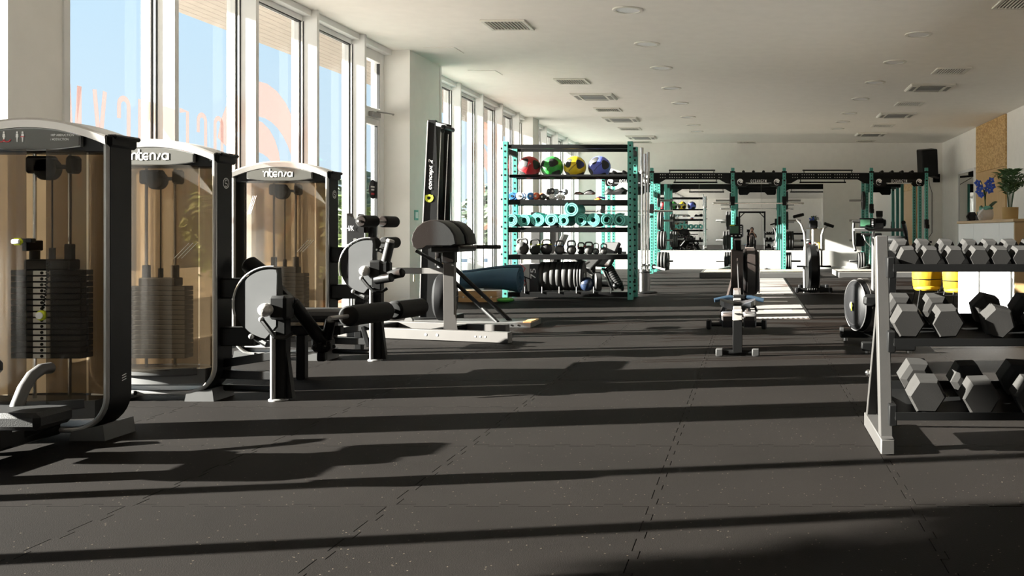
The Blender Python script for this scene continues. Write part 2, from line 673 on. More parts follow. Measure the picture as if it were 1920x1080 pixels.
M['handleblue'] = mat('grip_blue', (0.012, 0.026, 0.044), .6, spec=.2)
M['redplastic'] = mat('fan_red', (0.42, 0.01, 0.03), .4)
M['vent'] = mat('vent_white', (0.70, 0.68, 0.62), .6, var=.02)
M['ventdark'] = mat('vent_dark', (0.24, 0.23, 0.21), .8)
M['skin'] = mat('skin', (0.52, 0.30, 0.21), .55)
M['hair'] = mat('hair_dark', (0.02, 0.013, 0.01), .6)
M['cloth'] = mat('dark_cloth', (0.045, 0.04, 0.04), .85)
M['boxdark'] = mat('printed_black', (0.02, 0.02, 0.024), .6)
M['boxgrey'] = mat('box_grey', (0.40, 0.38, 0.37), .7)

# ================================================================== THE ROOM
XW, XI, XR = -4.75, -4.54, 5.0          # glass plane, inner edge of the fins, right wall
YB, YF = 24.5, -18.0                     # back wall, wall behind the camera
HC = 3.31
T = 0.95                                 # rubber tile size
TX0, TY0, NTX, NTY = -0.362 - 4 * T, 5.3 - 4 * T, 8, 11

b = MB().use(M['rubber_dark'])
tx1, ty1 = TX0 + NTX * T, TY0 + NTY * T
b.bx(TX0, tx1, TY0, ty1, -.2, -.006)
b.use(M['rubber'])
b.bx(XW - .1, TX0, YF, YB, -.2, 0)
b.bx(tx1, XR, YF, YB, -.2, 0)
b.bx(TX0, tx1, YF, TY0, -.2, 0)
b.bx(TX0, tx1, ty1, YB, -.2, 0)
floor = struct('floor', b)


def seam(n=10, amp=0.013):
    """one interlocking edge of a rubber tile, 0..T"""
    pts = []
    p = T / n
    for k in range(n):
        a = amp if k % 2 == 0 else -amp
        d = .012
        pts += [(k * p + (d if a > 0 else -d) * (k > 0), a), ((k + 1) * p - (d if a > 0 else -d) * (k < n - 1), a)]
    return pts


sm = seam()
A = 0.013
outl = ([(A, A)] + [(x, y) for x, y in sm[1:-1]] + [(T + A, -A)] + [(T + y, x) for x, y in sm[1:-1]] + [(T - A, T - A)]
        + [(x, T + y) for x, y in reversed(sm[1:-1])] + [(-A, T + A)] + [(y, x) for x, y in reversed(sm[1:-1])])
cl = outl
g = 0.9962
b = MB().use(M['rubber'])
b.prism([((x - T / 2) * g, (y - T / 2) * g) for x, y in cl], (0, 0, -.006), (1, 0, 0), (0, 1, 0), (0, 0, .0065))
tile_me = b.mesh('rubber_tile', flat=True)
for i in range(NTX):
    for j in range(NTY):
        o = link('rubber_tile', tile_me, floor)
        o.location = (TX0 + (i + .5) * T, TY0 + (j + .5) * T, random.uniform(-.0004, .0004))

struct('ceiling', MB().use(M['ceiling']).bx(XW - .06, XR + .2, YF - .2, YB + .2, HC, HC + .2))
struct('wall_back', MB().use(M['wall']).bx(XW - .4, XR + .2, YB, YB + .2, -.2, HC))
struct('wall_front', MB().use(M['wall']).bx(XW - .4, XR + .2, YF - .2, YF, -.2, HC))
struct('wall_right', MB().use(M['wall']).bx(XR, XR + .2, YF, YB, -.2, HC))
struct('baseboard_back', MB().use(M['white']).bx(XI, XR, YB - .012, YB, 0, .07, .003))

# --- piers and fins of the window wall
n_trim = [0]


def trim(b):
    n_trim[0] += 1
    return struct('trim_%d' % n_trim[0], b)


PIERS = [(5.58, 6.07), (11.92, 13.1), (18.95, 19.45)]
for y0, y1 in PIERS:
    b = MB().use(M['wall'])
    xp = -4.37 if y0 == 11.92 else -4.45
    b.bx(-4.80 if y0 == 11.92 else -4.95, xp, y0, y1, 0, HC)
    b.use(M['white'])
    b.bx(xp - .002, xp + .015, y1 - .05, y1 + .004, 0, HC, .003)      # corner bead
    trim(b)
b = MB().use(M['extwhite'])
b.bx(-4.94, -4.80, 12.1, 12.85, -.15, 4.13)
trim(b)
FINS = [7.37, 8.57, 9.77, 10.97, 14.57, 15.79, 17.01, 18.23, 20.65, 21.85, 23.05, 24.45]
BACKFINS = [4.38, 3.18, 1.98, .78, -.42, -1.62, -2.82, -4.02, -5.22, -6.42, -7.62, -8.82, -10.02, -11.22, -12.42, -13.62, -14.82, -16.02, -17.22]
for y in FINS + BACKFINS:
    b = MB().use(M['white'])
    w = .19 if y == 4.38 else .025
    b.bx(XW - .06, XI, y - w, y + w, 0, HC, .003)
    trim(b)
trim(MB().use(M['white']).bx(XW - .05, XI - .02, 2.41, 2.48, 0, HC, .003))

# --- panes
stops = sorted([(y - .025, y + .025) for y in FINS] + [(y - (.19 if y == 4.38 else .025), y + (.19 if y == 4.38 else .025)) for y in BACKFINS] + PIERS + [(YF - .1, YF)])
nw = 0
DOOR_AT = None
for (a0, a1), (c0, c1) in zip(stops, stops[1:]):
    y0, y1 = a1, c0
    if y1 - y0 < .15:
        continue
    isdoor = abs(y0 - 10.995) < .02
    b = MB().use(M['white'])
    b.bx(XW - .05, -4.60, y0, y1, HC - .065, HC, .003)               # header box
    if isdoor:
        DOOR_AT = (y0, y1)
        b.bx(XW - .03, XW + .05, y0, y0 + .06, 0, HC - .065, .004)
        b.bx(XW - .03, XW + .05, y1 - .12, y1, 0, HC - .065, .004)
        b.bx(XW - .03, XW + .05, y0 + .06, y1 - .12, HC - .19, HC - .065, .004)
        b.bx(XW - .03, XW + .05, y0 + .06, y1 - .12, 2.40, 2.53, .004)
        dr = struct('door_1', b)
        b = MB().use(M['white'])
        yy0, yy1 = y0 + .065, y1 - .125
        for q0, q1, r0, r1 in ((yy0, yy0 + .07, .02, 2.395), (yy1 - .07, yy1, .02, 2.395), (yy0 + .07, yy1 - .07, .02, .14), (yy0 + .07, yy1 - .07, 2.32, 2.395)):
            b.bx(XW - .02, XW + .04, q0, q1, r0, r1, .003)
        leaf = link('door_leaf', b.mesh('door_leaf'), dr)
        link('glass', MB().use(M['glass']).bx(XW, XW + .01, yy0 + .07, yy1 - .07, .14, 2.32).mesh('glass'), leaf)
        link('gasket', MB().use(M['gasket']).bx(XW + .01, XW + .045, yy1 - .078, yy1 - .066, .14, 2.32).bx(XW + .01, XW + .045, y1 - .132, y1 - .116, 2.54, 3.11).mesh('gasket'), leaf)
        link('transom_glass', MB().use(M['glass']).bx(XW, XW + .01, y0 + .06, y1 - .12, 2.53, HC - .19).mesh('transom_glass'), dr)
        b = MB().use(M['silver'])
        b.bx(XW + .05, XW + .11, yy1 - .36, yy1 - .12, 2.41, 2.47, .006)
        b.bar((XW + .09, yy1 - .2, 2.48), (XW + .2, yy1 + .05, 2.48), .02, .015)
        b.bar((XW + .2, yy1 + .05, 2.48), (XW + .09, yy1 + .3, 2.48), .02, .015)
        link('door_closer', b.mesh('door_closer'), dr)
        b = MB().use(M['silver'])
        b.tube([(XW + .04, yy0 + .035, .85), (XW + .09, yy0 + .035, .85), (XW + .09, yy0 + .035, 1.25), (XW + .04, yy0 + .035, 1.25)], .011, 8)
        link('pull_handle', b.mesh('pull_handle'), leaf)
        continue
    b.bx(XW - .03, XW + .06, y0, y1, .0, .09, .004)
    b.bx(XW - .03, XW + .06, y0, y1, HC - .12, HC - .065, .004)
    b.bx(XW - .03, XW + .05, y0, y0 + .012, .09, HC - .12, .002)
    b.bx(XW - .03, XW + .025, y1 - .012, y1, .09, HC - .12, .002)
    b.bx(XW + .045, XW + .062, y1 - .009, y1, .09, HC - .12, .002)
    nw += 1
    w = struct('window_%d' % nw, b)
    b = MB().use(M['gasket'])
    b.bx(XW + .030, XW + .040, y1 - .006, y1 + .001, .09, HC - .12)
    b.bx(XW + .064, XW + .072, y1 - .004, y1 + .001, .09, HC - .12)
    b.bx(XW + .005, XW + .05, y0 + .012, y1 - .012, HC - .132, HC - .118)
    link('gasket', b.mesh('gasket'), w)
    link('glass', MB().use(M['glass']).bx(XW, XW + .01, y0 + .008, y1 - .008, .085, HC - .115).mesh('glass'), w)

# --- film lettering and emblem on the glass, made to be read from outside
GX = XW + .0115


def letter(ch, y, top=2.02, h=.72, w=.15, s=.042):
    b = MB().use(M['decal'])
    o, u, v, t = (GX, y, top - h), (0, -1, 0), (0, 0, 1), (.001, 0, 0)
    a, c = -w / 2 + s / 2, w / 2 - s / 2
    hh, r = h - s / 2, w / 2 - s / 2
    z0 = s / 2
    cap_ = arc(0, hh - r, r, 180, 0, 10)
    cup = arc(0, z0 + r, r, 180, 360, 10)
    if ch == 'O':
        P = [[(a, h / 2)] + cap_ + [(c, h / 2)], [(a, h / 2)] + cup + [(c, h / 2)]]
    elif ch == 'C':
        P = [[(c, hh - r - .1)] + cap_[::-1] + cup + [(c, z0 + r + .1)]]
    elif ch == 'G':
        P = [[(c, hh - r - .1)] + cap_[::-1] + cup + [(c, h * .48), (0.01, h * .48)]]
    elif ch == 'E':
        P = [[(c, hh), (a, hh), (a, z0), (c, z0)], [(a, h / 2), (c - .02, h / 2)]]
    elif ch == 'A':
        P = [[(a, 0), (0, hh), (c, 0)], [(a + .03, h * .25), (c - .03, h * .25)]]
    elif ch == 'N':
        P = [[(a, 0), (a, h)], [(a, h), (c, 0)], [(c, 0), (c, h)]]
    elif ch == 'Y':
        P = [[(a, h), (0, h * .42)], [(c, h), (0, h * .42)], [(0, h * .42), (0, 0)]]
    else:
        P = [[(a, 0), (a, h)], [(a, h), (0, h * .4), (c, h)], [(c, h), (c, 0)]]
    for p in P:
        ribbon(b, p, s, o, u, v, t)
    return b


sgn = Thing('window_lettering', 'salmon film letters spelling the gym name backwards across two tall windows', 'lettering', (GX, 7.3, 1.3), world=True)
for ch, y in (('M', 6.52), ('Y', 6.78), ('G', 7.04), ('N', 7.28), ('E', 7.78), ('C', 8.04), ('O', 8.29)):
    lb = letter(ch, y)
    lb.v = [sgn.T @ p for p in lb.v]
    sgn.part('letter', lb)
b = MB().use(M['decal'])
wave_logo(b, .86, (GX, 9.02, 1.55), (0, -1, 0), (0, 0, 1), (.001, 0, 0))
single('window_emblem', b, 'large salmon wave emblem on the glass beside the backward letters', 'emblem', origin=(GX, 9.02, 1.55))
b = MB().use(M['decal'])
wave_logo(b, 1.0, (GX, 16.5, 1.9), (0, -1, 0), (0, 0, 1), (.001, 0, 0))
single('window_emblem', b, 'tan wave emblem on the far windows behind the storage rack', 'emblem', origin=(GX, 16.5, 1.9))
st = Thing('door_sticker', 'round black sticker with white and red print on the glass door', 'sticker', (XW + .0115, 11.66, 1.52), world=True)
b = st.mb(M['boxdark']).cyl((XW + .0105, 11.66, 1.52), (XW + .0125, 11.66, 1.52), .12, 28)
st.part('disc', b)
b = st.mb(M['print'])
for k, ww in enumerate((.12, .09)):
    b.bx(XW + .0125, XW + .0135, 11.66 - ww / 2, 11.66 + ww / 2, 1.54 - k * .035, 1.56 - k * .035)
b.use(M['printred']).bx(XW + .0125, XW + .0135, 11.61, 11.71, 1.45, 1.475)
st.part('print', b)

# --- mirrors and wall boards


t = Thing('wall_mirror', 'wide wall mirror behind the middle of the teal rack, above a white strip of wall', 'mirror', (-.57, YB, .5), world=True)
for k in range(3):
    x0 = -3.02 + k * 1.63
    t.part('mirror_pane', t.mb(M['mirror']).bx(x0 + .002, x0 + 1.628, YB - .008, YB, .5, 2.23), flat=True)
t = Thing('wall_mirror', 'narrow wall mirror behind the right end of the teal rack', 'mirror', (3.65, YB, .5), world=True)
t.part('mirror_pane', t.mb(M['mirror']).bx(2.97, 4.33, YB - .008, YB, .5, 2.23), flat=True)
t = Thing('wall_mirror', 'tall mirror on the right wall beside the wooden boards, behind the orchid', 'mirror', (XR, 21.6, .1), world=True)
t.part('mirror_pane', t.mb(M['mirror']).bx(XR - .008, XR, 20.95, 22.5, .1, 2.36), flat=True)
t.part('mirror_frame', t.mb(M['white']).bx(XR - .03, XR, 22.5, 22.56, .04, 2.42, .004).bx(XR - .03, XR, 20.89, 20.95, .04, 2.42, .004).bx(XR - .03, XR, 20.95, 22.5, 2.36, 2.42, .004).bx(XR - .03, XR, 20.95, 22.5, .04, .1, .004))
t = Thing('wood_wall_panel', 'tall tan chipboard panel on the right wall behind the two plants', 'panel', (XR, 19.5, 0), world=True)
t.part('board', t.mb(M['osb']).bx(XR - .035, XR, 18.3, 20.7, 2.28, HC - .01, .003), label='coarse chipboard upper board')
t.part('board', t.mb(M['ply']).bx(XR - .034, XR, 18.3, 20.7, .02, 2.275, .003), label='smooth plywood lower board')
t = Thing('wall_sign', 'small teal-framed switch plate on the white pier by the glass door', 'switch', (-4.37, 12.14, 1.2), world=True)
t.part('frame', t.mb(M['teal']).bx(-4.37, -4.362, 12.07, 12.21, 1.14, 1.27, .003))
t.part('plate', t.mb(M['white']).bx(-4.364, -4.358, 12.095, 12.185, 1.165, 1.245, .002))

# --- ceiling fittings
def cpt(x, y):
    D = (HC - 1) * F / (CY - y)
    return (x - CX) / F * D, D


dl = None
left_l = [(1177, 18), (1213, 82), (1240, 127), (1259, 165), (1275, 193), (1290, 219), (1300, 234), (1306, 246)]
right_l = [(1722, 64), (1678, 116), (1641, 154), (1613, 185), (1592, 212), (1580, 228), (1570, 241)]
ords = ['nearest', 'second', 'third', 'fourth', 'fifth', 'sixth', 'seventh', 'eighth']
for row, nm, far in ((left_l, 'window-side', 0), (right_l, 'desk-side', 0)):
    for k, (x, y) in enumerate(row):
        px, py = cpt(x, y)
        lab = 'round white ceiling light, %s from the camera in the %s row' % (ords[k], nm)
        if dl is None:
            th = Thing('downlight', lab, 'ceiling light', (px, py, HC), group='round ceiling lights')
            th.part('trim_ring', th.mb(M['vent']).lathe([(.125, 0), (.125, -.012), (.155, -.012), (.16, -.006), (.16, 0)], n=32))
            th.part('diffuser', th.mb(M['deskwhite']).lathe([(0, -.006), (.126, -.006), (.126, 0), (0, 0)], n=32))
            dl = th.o
        else:
            dup(dl, (px, py, HC), label=lab)
vent = None
for lab, x, y in (('slatted square air vent in the ceiling above the window piers, nearest of the left row', 952, 46),
                  ('slatted square air vent just before the first left ceiling cassette', 1073, 152),
                  ('slatted ceiling vent between the first and second left cassettes', 1140, 205),
                  ('slatted ceiling vent between the second and third left cassettes', 1181, 241),
                  ('slatted ceiling vent beyond the third left cassette', 1203, 266),
                  ('slatted ceiling vent cut by the upper right corner of the view', 1916, 4),
                  ('slatted ceiling vent just before the first right cassette', 1783, 132),
                  ('slatted ceiling vent between the first and second right cassettes', 1705, 194),
                  ('slatted ceiling vent between the second and third right cassettes', 1655, 235),
                  ('slatted ceiling vent beyond the third right cassette', 1622, 264),
                  ('slim ceiling vent far back above the middle of the rack', 1400, 267)):
    px, py = cpt(x, y)
    if vent is None:
        th = Thing('air_vent', lab, 'vent', (px, py, HC), group='ceiling air vents')
        th.part('backing', th.mb(M['ventdark']).bx(-.22, .22, -.22, .22, -.004, 0))
        b = th.mb(M['vent'])
        for s in (-1, 1):
            b.bx(-.245, .245, s * .245 - .02 * (s > 0) * 2 + 0, s * .245 + .04 * (s < 0), -.018, 0, .004)
            b.bx(s * .245 - .04 * (s > 0), s * .245 + .04 * (s < 0), -.205, .205, -.018, 0, .004)
        th.part('frame', b)
        b = MB().use(M['vent'])
        b.box((0, 0, 0), (.014, .41, .012), .003, Matrix.Rotation(.6, 3, 'Y'))
        sme = b.mesh('slat')
        for k in range(11):
            o = link('slat', sme, th.o)
            o.location = (-.185 + .037 * k, 0, -.010)
        vent = th.o
    else:
        dup(vent, (px, py, HC), label=lab)
ac = None
for k, (x, y, sd) in enumerate(((1114, 180, 'left'), (1165, 223, 'left'), (1203, 257, 'left'), (1743, 163, 'right'), (1680, 215, 'right'), (1633, 251, 'right'))):
    px, py = cpt(x, y)
    lab = 'white square air conditioning cassette, %s along the %s row of the ceiling' % (('first', 'second', 'third')[k % 3], sd)
    if ac is None:
        th = Thing('air_cassette', lab, 'air conditioner', (px, py, HC), group='ceiling cassettes')
        b = th.mb(M['vent'])
        b.lathe([(.50, 0), (.50, -.012), (.47, -.03), (.30, -.034), (.30, -.02), (0, -.02)], n=4, up=(1, 1, 0))
        th.part('panel', b, flat=True)
        b = th.mb(M['ventdark'])
        for s in (-1, 1):
            b.bx(-.20, .20, s * .275 - .03, s * .275 + .03, -.036, -.028)
            b.bx(s * .275 - .03, s * .275 + .03, -.20, .20, -.036, -.028)
        th.part('outlet', b)
        b = th.mb(M['printgrey'])
        for k2 in range(12):
            b.bx(-.19, .19, -.19 + k2 * .0345 - .01, -.19 + k2 * .0345 + .01, -.03, -.02)
        th.part('grille', b)
        ac = th.o
    else:
        dup(ac, (px, py, HC), label=lab)
for lab, x, y in (('thin flush access panel in the ceiling above the rowing tower', 910, 136), ('faint flush access panel in the ceiling over the pier', 832, 94)):
    px, py = cpt(x, y)
    b = MB().use(M['ceiling'])
    b.bx(px - .2, px + .2, py - .2, py + .2, HC - .008, HC, .003)
    single('access_panel', b, lab, 'panel', origin=(px, py, HC))

# ================================================================== OUTSIDE
struct('ground', MB().use(M['paving']).bx(-70, -9.5, -60, 110, -.4, -.15).use(M['bounce_cut']).bx(-9.5, XW - .06, -60, 110, -.4, -.15))  # dark strip by the glass is added to weaken light bounced onto the ceiling
b = MB().use(M['soffit'])
for k in range(22):
    x0 = -8.2 + k * .155
    b.bx(x0, x0 + .148, -22, 34, 4.13, 4.16)
b.bx(-8.25, -4.7, -22, 34, 4.16, 4.45)
struct('roof', b)
b = MB().use(M['extwhite']).bx(-4.95, -4.83, -20, 26, 3.34, 4.13)
struct('wall_left', b)


def tree(label, loc, R, h, leafm, n=900, sz=.16, cat='tree', trunk=True, group=None, seed=1, boxy=1.0):
    rnd = random.Random(seed)
    t = Thing('leafy_tree', label, cat, loc, group=group)
    b = t.mb(leafm)
    rx, ry, rz = R
    for k in range(n):
        d = Vector((rnd.gauss(0, 1), rnd.gauss(0, 1), rnd.gauss(0, 1))).normalized()
        d = Vector([math.copysign(abs(q) ** boxy, q) for q in d])
        rr = rnd.uniform(.55, 1.0) * (1 + .15 * math.sin(d.x * 5 + seed) * math.cos(d.z * 4))
        c = Vector((d.x * rx * rr, d.y * ry * rr, h + d.z * rz * rr))
        a, u, w = frame((d.x + rnd.gauss(0, .7), d.y + rnd.gauss(0, .7), d.z + rnd.gauss(0, .7) + .3))
        s = sz * rnd.uniform(.7, 1.4)
        b.add([c - a * s - u * s * .4, c + a * .2 * s - u * s * .5 + w * s * .2, c + a * s + u * .3 * s, c - a * .1 * s + u * s * .5 + w * s * .2], [(0, 1, 2, 3)])
    b.sphere((0, 0, h), .72 if boxy == 1 else .95, 14, 10, R)
    t.part('crown', b, kind='stuff', flat=True)
    if trunk:
        t.part('trunk', t.mb(M['bark']).tube([(0, 0, 0), (.05, 0, h * .5), (0, .03, h)], [.16, .13, .08], 8))
    return t


tree('dark green bushy tree seen past the third weight tower', (W(660, 500, 36).x, 36, -.15), (2.6, 2.6, 1.7), 1.55, M['leaf_dark'], seed=3, sz=.28)
tree('bright green bush seen through the glass beside the third weight tower', (W(636, 500, 26).x, 26, -.15), (1.0, 1.0, 1.05), 1.1, M['leaf'], seed=4, trunk=False, cat='bush')
tree('tall thin hedge seen between the second and third weight towers', (W(436, 500, 22).x, 22, -.15), (.6, 1.6, 1.3), 1.25, M['leaf'], seed=5, trunk=False, cat='hedge')
tree('round tree seen far off through the panes behind the storage rack', (-12, 46, -.15), (2.2, 3, 1.6), 2.0, M['leaf_dark'], seed=6, sz=.25)
tree('leafy shrub outside the windows between the pier and the storage rack', (-6.9, 16, -.15), (.45, .8, .8), .75, M['leaf'], seed=8, trunk=False, cat='shrub')
tree('broad tree whose shade falls across the lower right of the floor', (-11.4, -.85, -.15), (1.3, 2.0, 1.7), 5.78, M['leaf_dark'], seed=9, n=4200, sz=.24, boxy=.5)
b = MB().use(M['extwhite'])
b.bx(-22, -21.7, 26, 60, -.15, 1.2)
single('garden_wall', b, 'low pale garden wall beyond the paving outside', 'wall', origin=(-22, 40, -.15))
t = Thing('planter_box', 'small terracotta planter standing outside the glass behind the leg rollers', 'planter', (-5.25, 11.9, -.15))
M['terracotta'] = mat('terracotta', (0.42, 0.22, 0.12), .8)
t.part('trough', t.mb(M['terracotta']).prism([(-.10, 0), (.10, 0), (.13, .28), (-.13, .28)], (0, -.25, 0), (1, 0, 0), (0, 0, 1), (0, .5, 0)))
t.part('rim', t.mb(M['terracotta']).bx(-.14, .14, -.27, .27, .28, .32, .008))

# ================================================================== WEIGHT TOWERS
HW = .36                                   # half width of a tower


def arch(x):
    return 1.46 + .078 * (1 - (x / HW) ** 2)


def brand(b, o, u, v, t, w):
    s = w / 5.65
    st = .2 * s
    P = [[(-.1, .98), (.06, .98)],
         [(.25, 0), (.25, .6)] + arc(.6, .6, .35, 170, 0, 8) + [(.95, 0)],
         [(1.25, 1.55), (1.25, .3)] + arc(1.55, .3, .3, 190, 270, 5) + [(1.8, 0)],
         [(1.05, .95), (1.75, .95)],
         arc(2.3, .48, .45, 50, 310, 12), [(1.9, .42), (2.62, .42)],
         [(2.95, 0), (2.95, .6)] + arc(3.3, .6, .35, 170, 0, 8) + [(3.65, 0)],
         [(4.0, .0), (4.42, .93)],
         arc(5.12, .48, .43, 55, 320, 12), [(5.55, .95), (5.55, 0)]]
    for p in P:
        ribbon(b, [((x - 2.75) * s, (y - .5) * s) for x, y in p], st, o, u, v, t)
    return b


def person_icon(b, x, z, y, h):
    b.cyl((x, y, z + h * .42), (x, y + .002, z + h * .42), h * .09, 10)
    b.prism([(-.10, .3), (.10, .3), (.13, -.05), (.07, -.05), (.05, -.5), (.01, -.5), (0, -.12), (-.01, -.5), (-.05, -.5), (-.07, -.05), (-.13, -.05)],
            (x, y, z), (h, 0, 0), (0, 0, h), (0, .002, 0))


def tower(t, front):
    """a weight-stack tower in local coordinates: x across, -y towards the viewer"""
    N = 24
    # silver arched cap with black corner blocks
    xs = [-HW - .01 + (2 * HW + .02) * k / N for k in range(N + 1)]
    b = t.mb(M['capsilver'])
    rows = [[(x, y, arch(x) - (.004 if y in (-.035, .17) else 0) - dz) for x in xs] for y, dz in ((-.03, .045), (-.035, .006), (-.028, 0), (.165, 0), (.17, .006), (.165, .045))]
    b.sheet(rows)
    b.add([(x, y, arch(x) - .045) for x in xs for y in (-.03, .165)], [(2 * k, 2 * k + 1, 2 * k + 3, 2 * k + 2) for k in range(N)])
    cap = t.part('arched_cap', b, label='brushed silver arched cap')
    for s in (-1, 1):
        b = t.mb(M['blackplastic'])
        b.box((s * (HW - .005), .085, 1.43), (.062, .2, .06), .012)
        b.box((s * (HW + .012), .1, 1.452), (.05, .19, .022), .008)
        t.part('corner_block', b)
    # header plate, lens shaped, with silver border and print
    def header(gr, y):
        hx = .245 + gr
        top = [(x, arch(x) - .052 + gr) for x in [hx - 2 * hx * k / 16 for k in range(17)]]
        bot = [(x, 1.405 - gr - .020 * (1 - (x / hx) ** 2)) for x in [-hx + 2 * hx * k / 16 for k in range(17)]]
        return top + bot
    t.part('header_rim', t.mb(M['silver']).prism(header(.004, 0), (0, -.026, 0), (1, 0, 0), (0, 0, 1), (0, .02, 0)), cap)
    hd = t.part('header_plate', t.mb(M['header']).prism(header(0, 0), (0, -.030, 0), (1, 0, 0), (0, 0, 1), (0, .02, 0)))
    b = t.mb(M['print'])
    if front:
        text_mb(b, 'HIP ABDUCTION', (.17, -.032, 1.455), (1, 0, 0), (0, 0, 1), .011, .108)
        text_mb(b, '/ ADDUCTION', (.156, -.032, 1.435), (1, 0, 0), (0, 0, 1), .011, .085)
        for x in (-.125, -.062, -.036):
            person_icon(b, x + .015, 1.447, -.032, .05)
        person_icon(b, -.175, 1.447, -.032, .05)
        t.part('lettering', b, hd)
        b = t.mb(M['printred'])
        for x in (-.14, -.11):
            ribbon(b, arc(x + .016, 1.44, .018, 200, 340, 6), .005, (0, -.0335, 0), (1, 0, 0), (0, 0, 1), (0, .002, 0))
        b.bx(-.03, -.012, -.0335, -.031, 1.445, 1.449)
        t.part('red_arrows', b, hd)
    else:
        brand(b, (-.01, -.032, 1.437), (1, 0, 0), (0, 0, 1), (0, .002, 0), .225)
        t.part('brand_lettering', b, hd)
    # dark inner frame behind the header
    b = t.mb(M['black'])
    b.bx(-HW + .01, HW - .01, -.005, .14, 1.375, 1.455, .006)
    t.part('top_beam', b)
    # hoop: black band with rounded lower corners and silver front tube
    path = [(HW, 1.45), (HW, .21)] + arc(HW - .16, .21, .16, 0, -90, 9) + arc(-HW + .16, .21, .16, -90, -180, 9) + [(-HW, 1.45)]
    b = t.mb(M['black'])
    ribbon(b, path, .03, (0, .0, 0), (1, 0, 0), (0, 0, 1), (0, .15, 0))
    hoop = t.part('frame_hoop', b)
    b = t.mb(M['silver'])
    b.tube([(x, -.004, z) for x, z in path], .0135, 10)
    t.part('silver_tube', b, hoop, label='silver edge tube')
    b = t.mb(M['print'])
    if front:
        for k in range(3):
            b.prism([(0, 0), (.03, .006), (.03, .010), (0, .004)], (HW + .0155, .08, .27 + k * .012), (0, 1, 0), (0, 0, 1), (.001, 0, 0))
    else:
        o = (HW + .0155, .085, 1.285)
        ribbon(b, arc(0, 0, .03, 0, 360, 20), .004, o, (0, 1, 0), (0, 0, 1), (.001, 0, 0))
        ribbon(b, arc(0, .008, .012, 20, 250, 8) + arc(0, -.010, .012, 70, -160, 8), .004, o, (0, 1, 0), (0, 0, 1), (.001, 0, 0))
    t.part('side_mark', b, hoop)
    # base: bulging dark cover with a paler lip
    def plan(w, bulge, y0, n=16):
        return [(-w + 2 * w * k / n, y0 - bulge * (1 - (-1 + 2 * k / n) ** 2)) for k in range(n + 1)]
    fr = plan(.30, .05, .0)
    b = t.mb(M['basegrey'])
    b.prism(fr + [(.30, .14), (-.30, .14)], (0, 0, .105), (1, 0, 0), (0, 1, 0), (0, 0, .085))
    t.part('base_cover', b)
    b = t.mb(M['footgrey'])
    rows = [[(x, y - dy, z) for x, y in plan(.262, .055, -.012)] for z, dy in ((.150, -.006), (.160, .004), (.196, .008), (.200, .0))]
    b.sheet(rows)
    t.part('base_lip', b)
    # feet
    for s in (-1, 1):
        b = t.mb(M['footgrey'])
        b.prism([(.19, 0), (.362, 0), (.352, .075), (.20, .045)], (0, -.02, 0), (s, 0, 0), (0, 0, 1), (0, .22, 0))
        t.part('foot', b)
    for x in (-.09, .0):
        pass
    b = t.mb(M['black'])
    for x in (-.19, -.10):
        b.sphere((x, -.02, .05), .014, 10, 6)
    t.part('cable_bolts', b)
    # shrouds
    def bow(w0, w1, z0, z1, b0, y0, sgn):
        pts = []
        for k in range(13):
            x = w0 + (w1 - w0) * k / 12
            pts.append((x, y0 - sgn * b0 * (1 - (x / .26) ** 2)))
        return [[(x, y, z) for x, y in pts] for z in (z0, z1)]
    if front:
        for w0, w1 in ((-.262, .03), (.115, .262)):
            b = t.mb(M['acrylic'])
            b.sheet(bow(w0, w1, .185, 1.385, .07, -.008, 1), (0, .004, 0))
            t.part('front_shroud', b, label='smoked clear front shroud')
    else:
        b = t.mb(M['acrylic'])
        b.sheet(bow(-.262, .262, .185, 1.385, .07, -.008, 1), (0, .004, 0))
        t.part('front_shroud', b, label='smoked clear shroud')
        b = t.mb(M['print'])
        for k in range(3):
            y = lambda x: -.0095 - .07 * (1 - (x / .26) ** 2)
            x0 = .15 + .018 * k
            b.add([(x0, y(x0) - .001, .84), (x0 + .004, y(x0 + .004) - .001, .84), (x0 + .075, y(x0 + .075) - .001, .93), (x0 + .071, y(x0 + .071) - .001, .93)], [(0, 1, 2, 3)])
            x0 = -.25 + .015 * k
            b.add([(x0, y(x0) - .001, 1.13), (x0 + .003, y(x0 + .003) - .001, 1.13), (x0 + .06, y(x0 + .06) - .001, 1.27), (x0 + .057, y(x0 + .057) - .001, 1.27)], [(0, 1, 2, 3)])
        t.part('sticker_stripes', b)
    for s in (-1, 1):
        b = t.mb(M['acrylic'])
        b.sheet([[(s * .268, .002, z), (s * .30, .03, z), (s * .335, .10, z)] for z in (.19, 1.40)], (0, .004, 0))
        t.part('side_shroud', b)
    b = t.mb(M['acrylic_back'])
    b.sheet(bow(-.30, .30, .19, 1.40, .06, .155, -1), (0, .004, 0))
    t.part('rear_shroud', b, label='amber translucent rear shroud')
    # weight stack, rods and pulley
    sx, z0 = (.05, .40) if front else (.0, .26)
    npl = 15
    b = t.mb(M['stack'])
    b.box((0, 0, 0), (.34, .085, .026), .003)
    pm = b.mesh('weight_plate')
    for k in range(npl):
        o = link('weight_plate', pm, t.o)
        o.location = (sx, .062, z0 + .0285 * k)
    ztop = z0 + .0285 * npl
    b = t.mb(M['stack'])
    b.box((sx, .062, ztop + .01), (.22, .08, .05), .006)
    for s in (-1, 1):
        b.cyl((sx + s * .085, .062, ztop), (sx + s * .085, .062, ztop + .11), .022, 12, .004)
    b.cyl((sx, .062, ztop), (sx, .062, ztop + .09), .014, 10)
    t.part('stack_head', b)
    for s in (-1, 1):
        t.part('guide_rod', t.mb(M['chrome']).cyl((sx + s * .085, .062, .1), (sx + s * .085, .062, 1.38), .0085, 10))
    b = t.mb(M['black'])
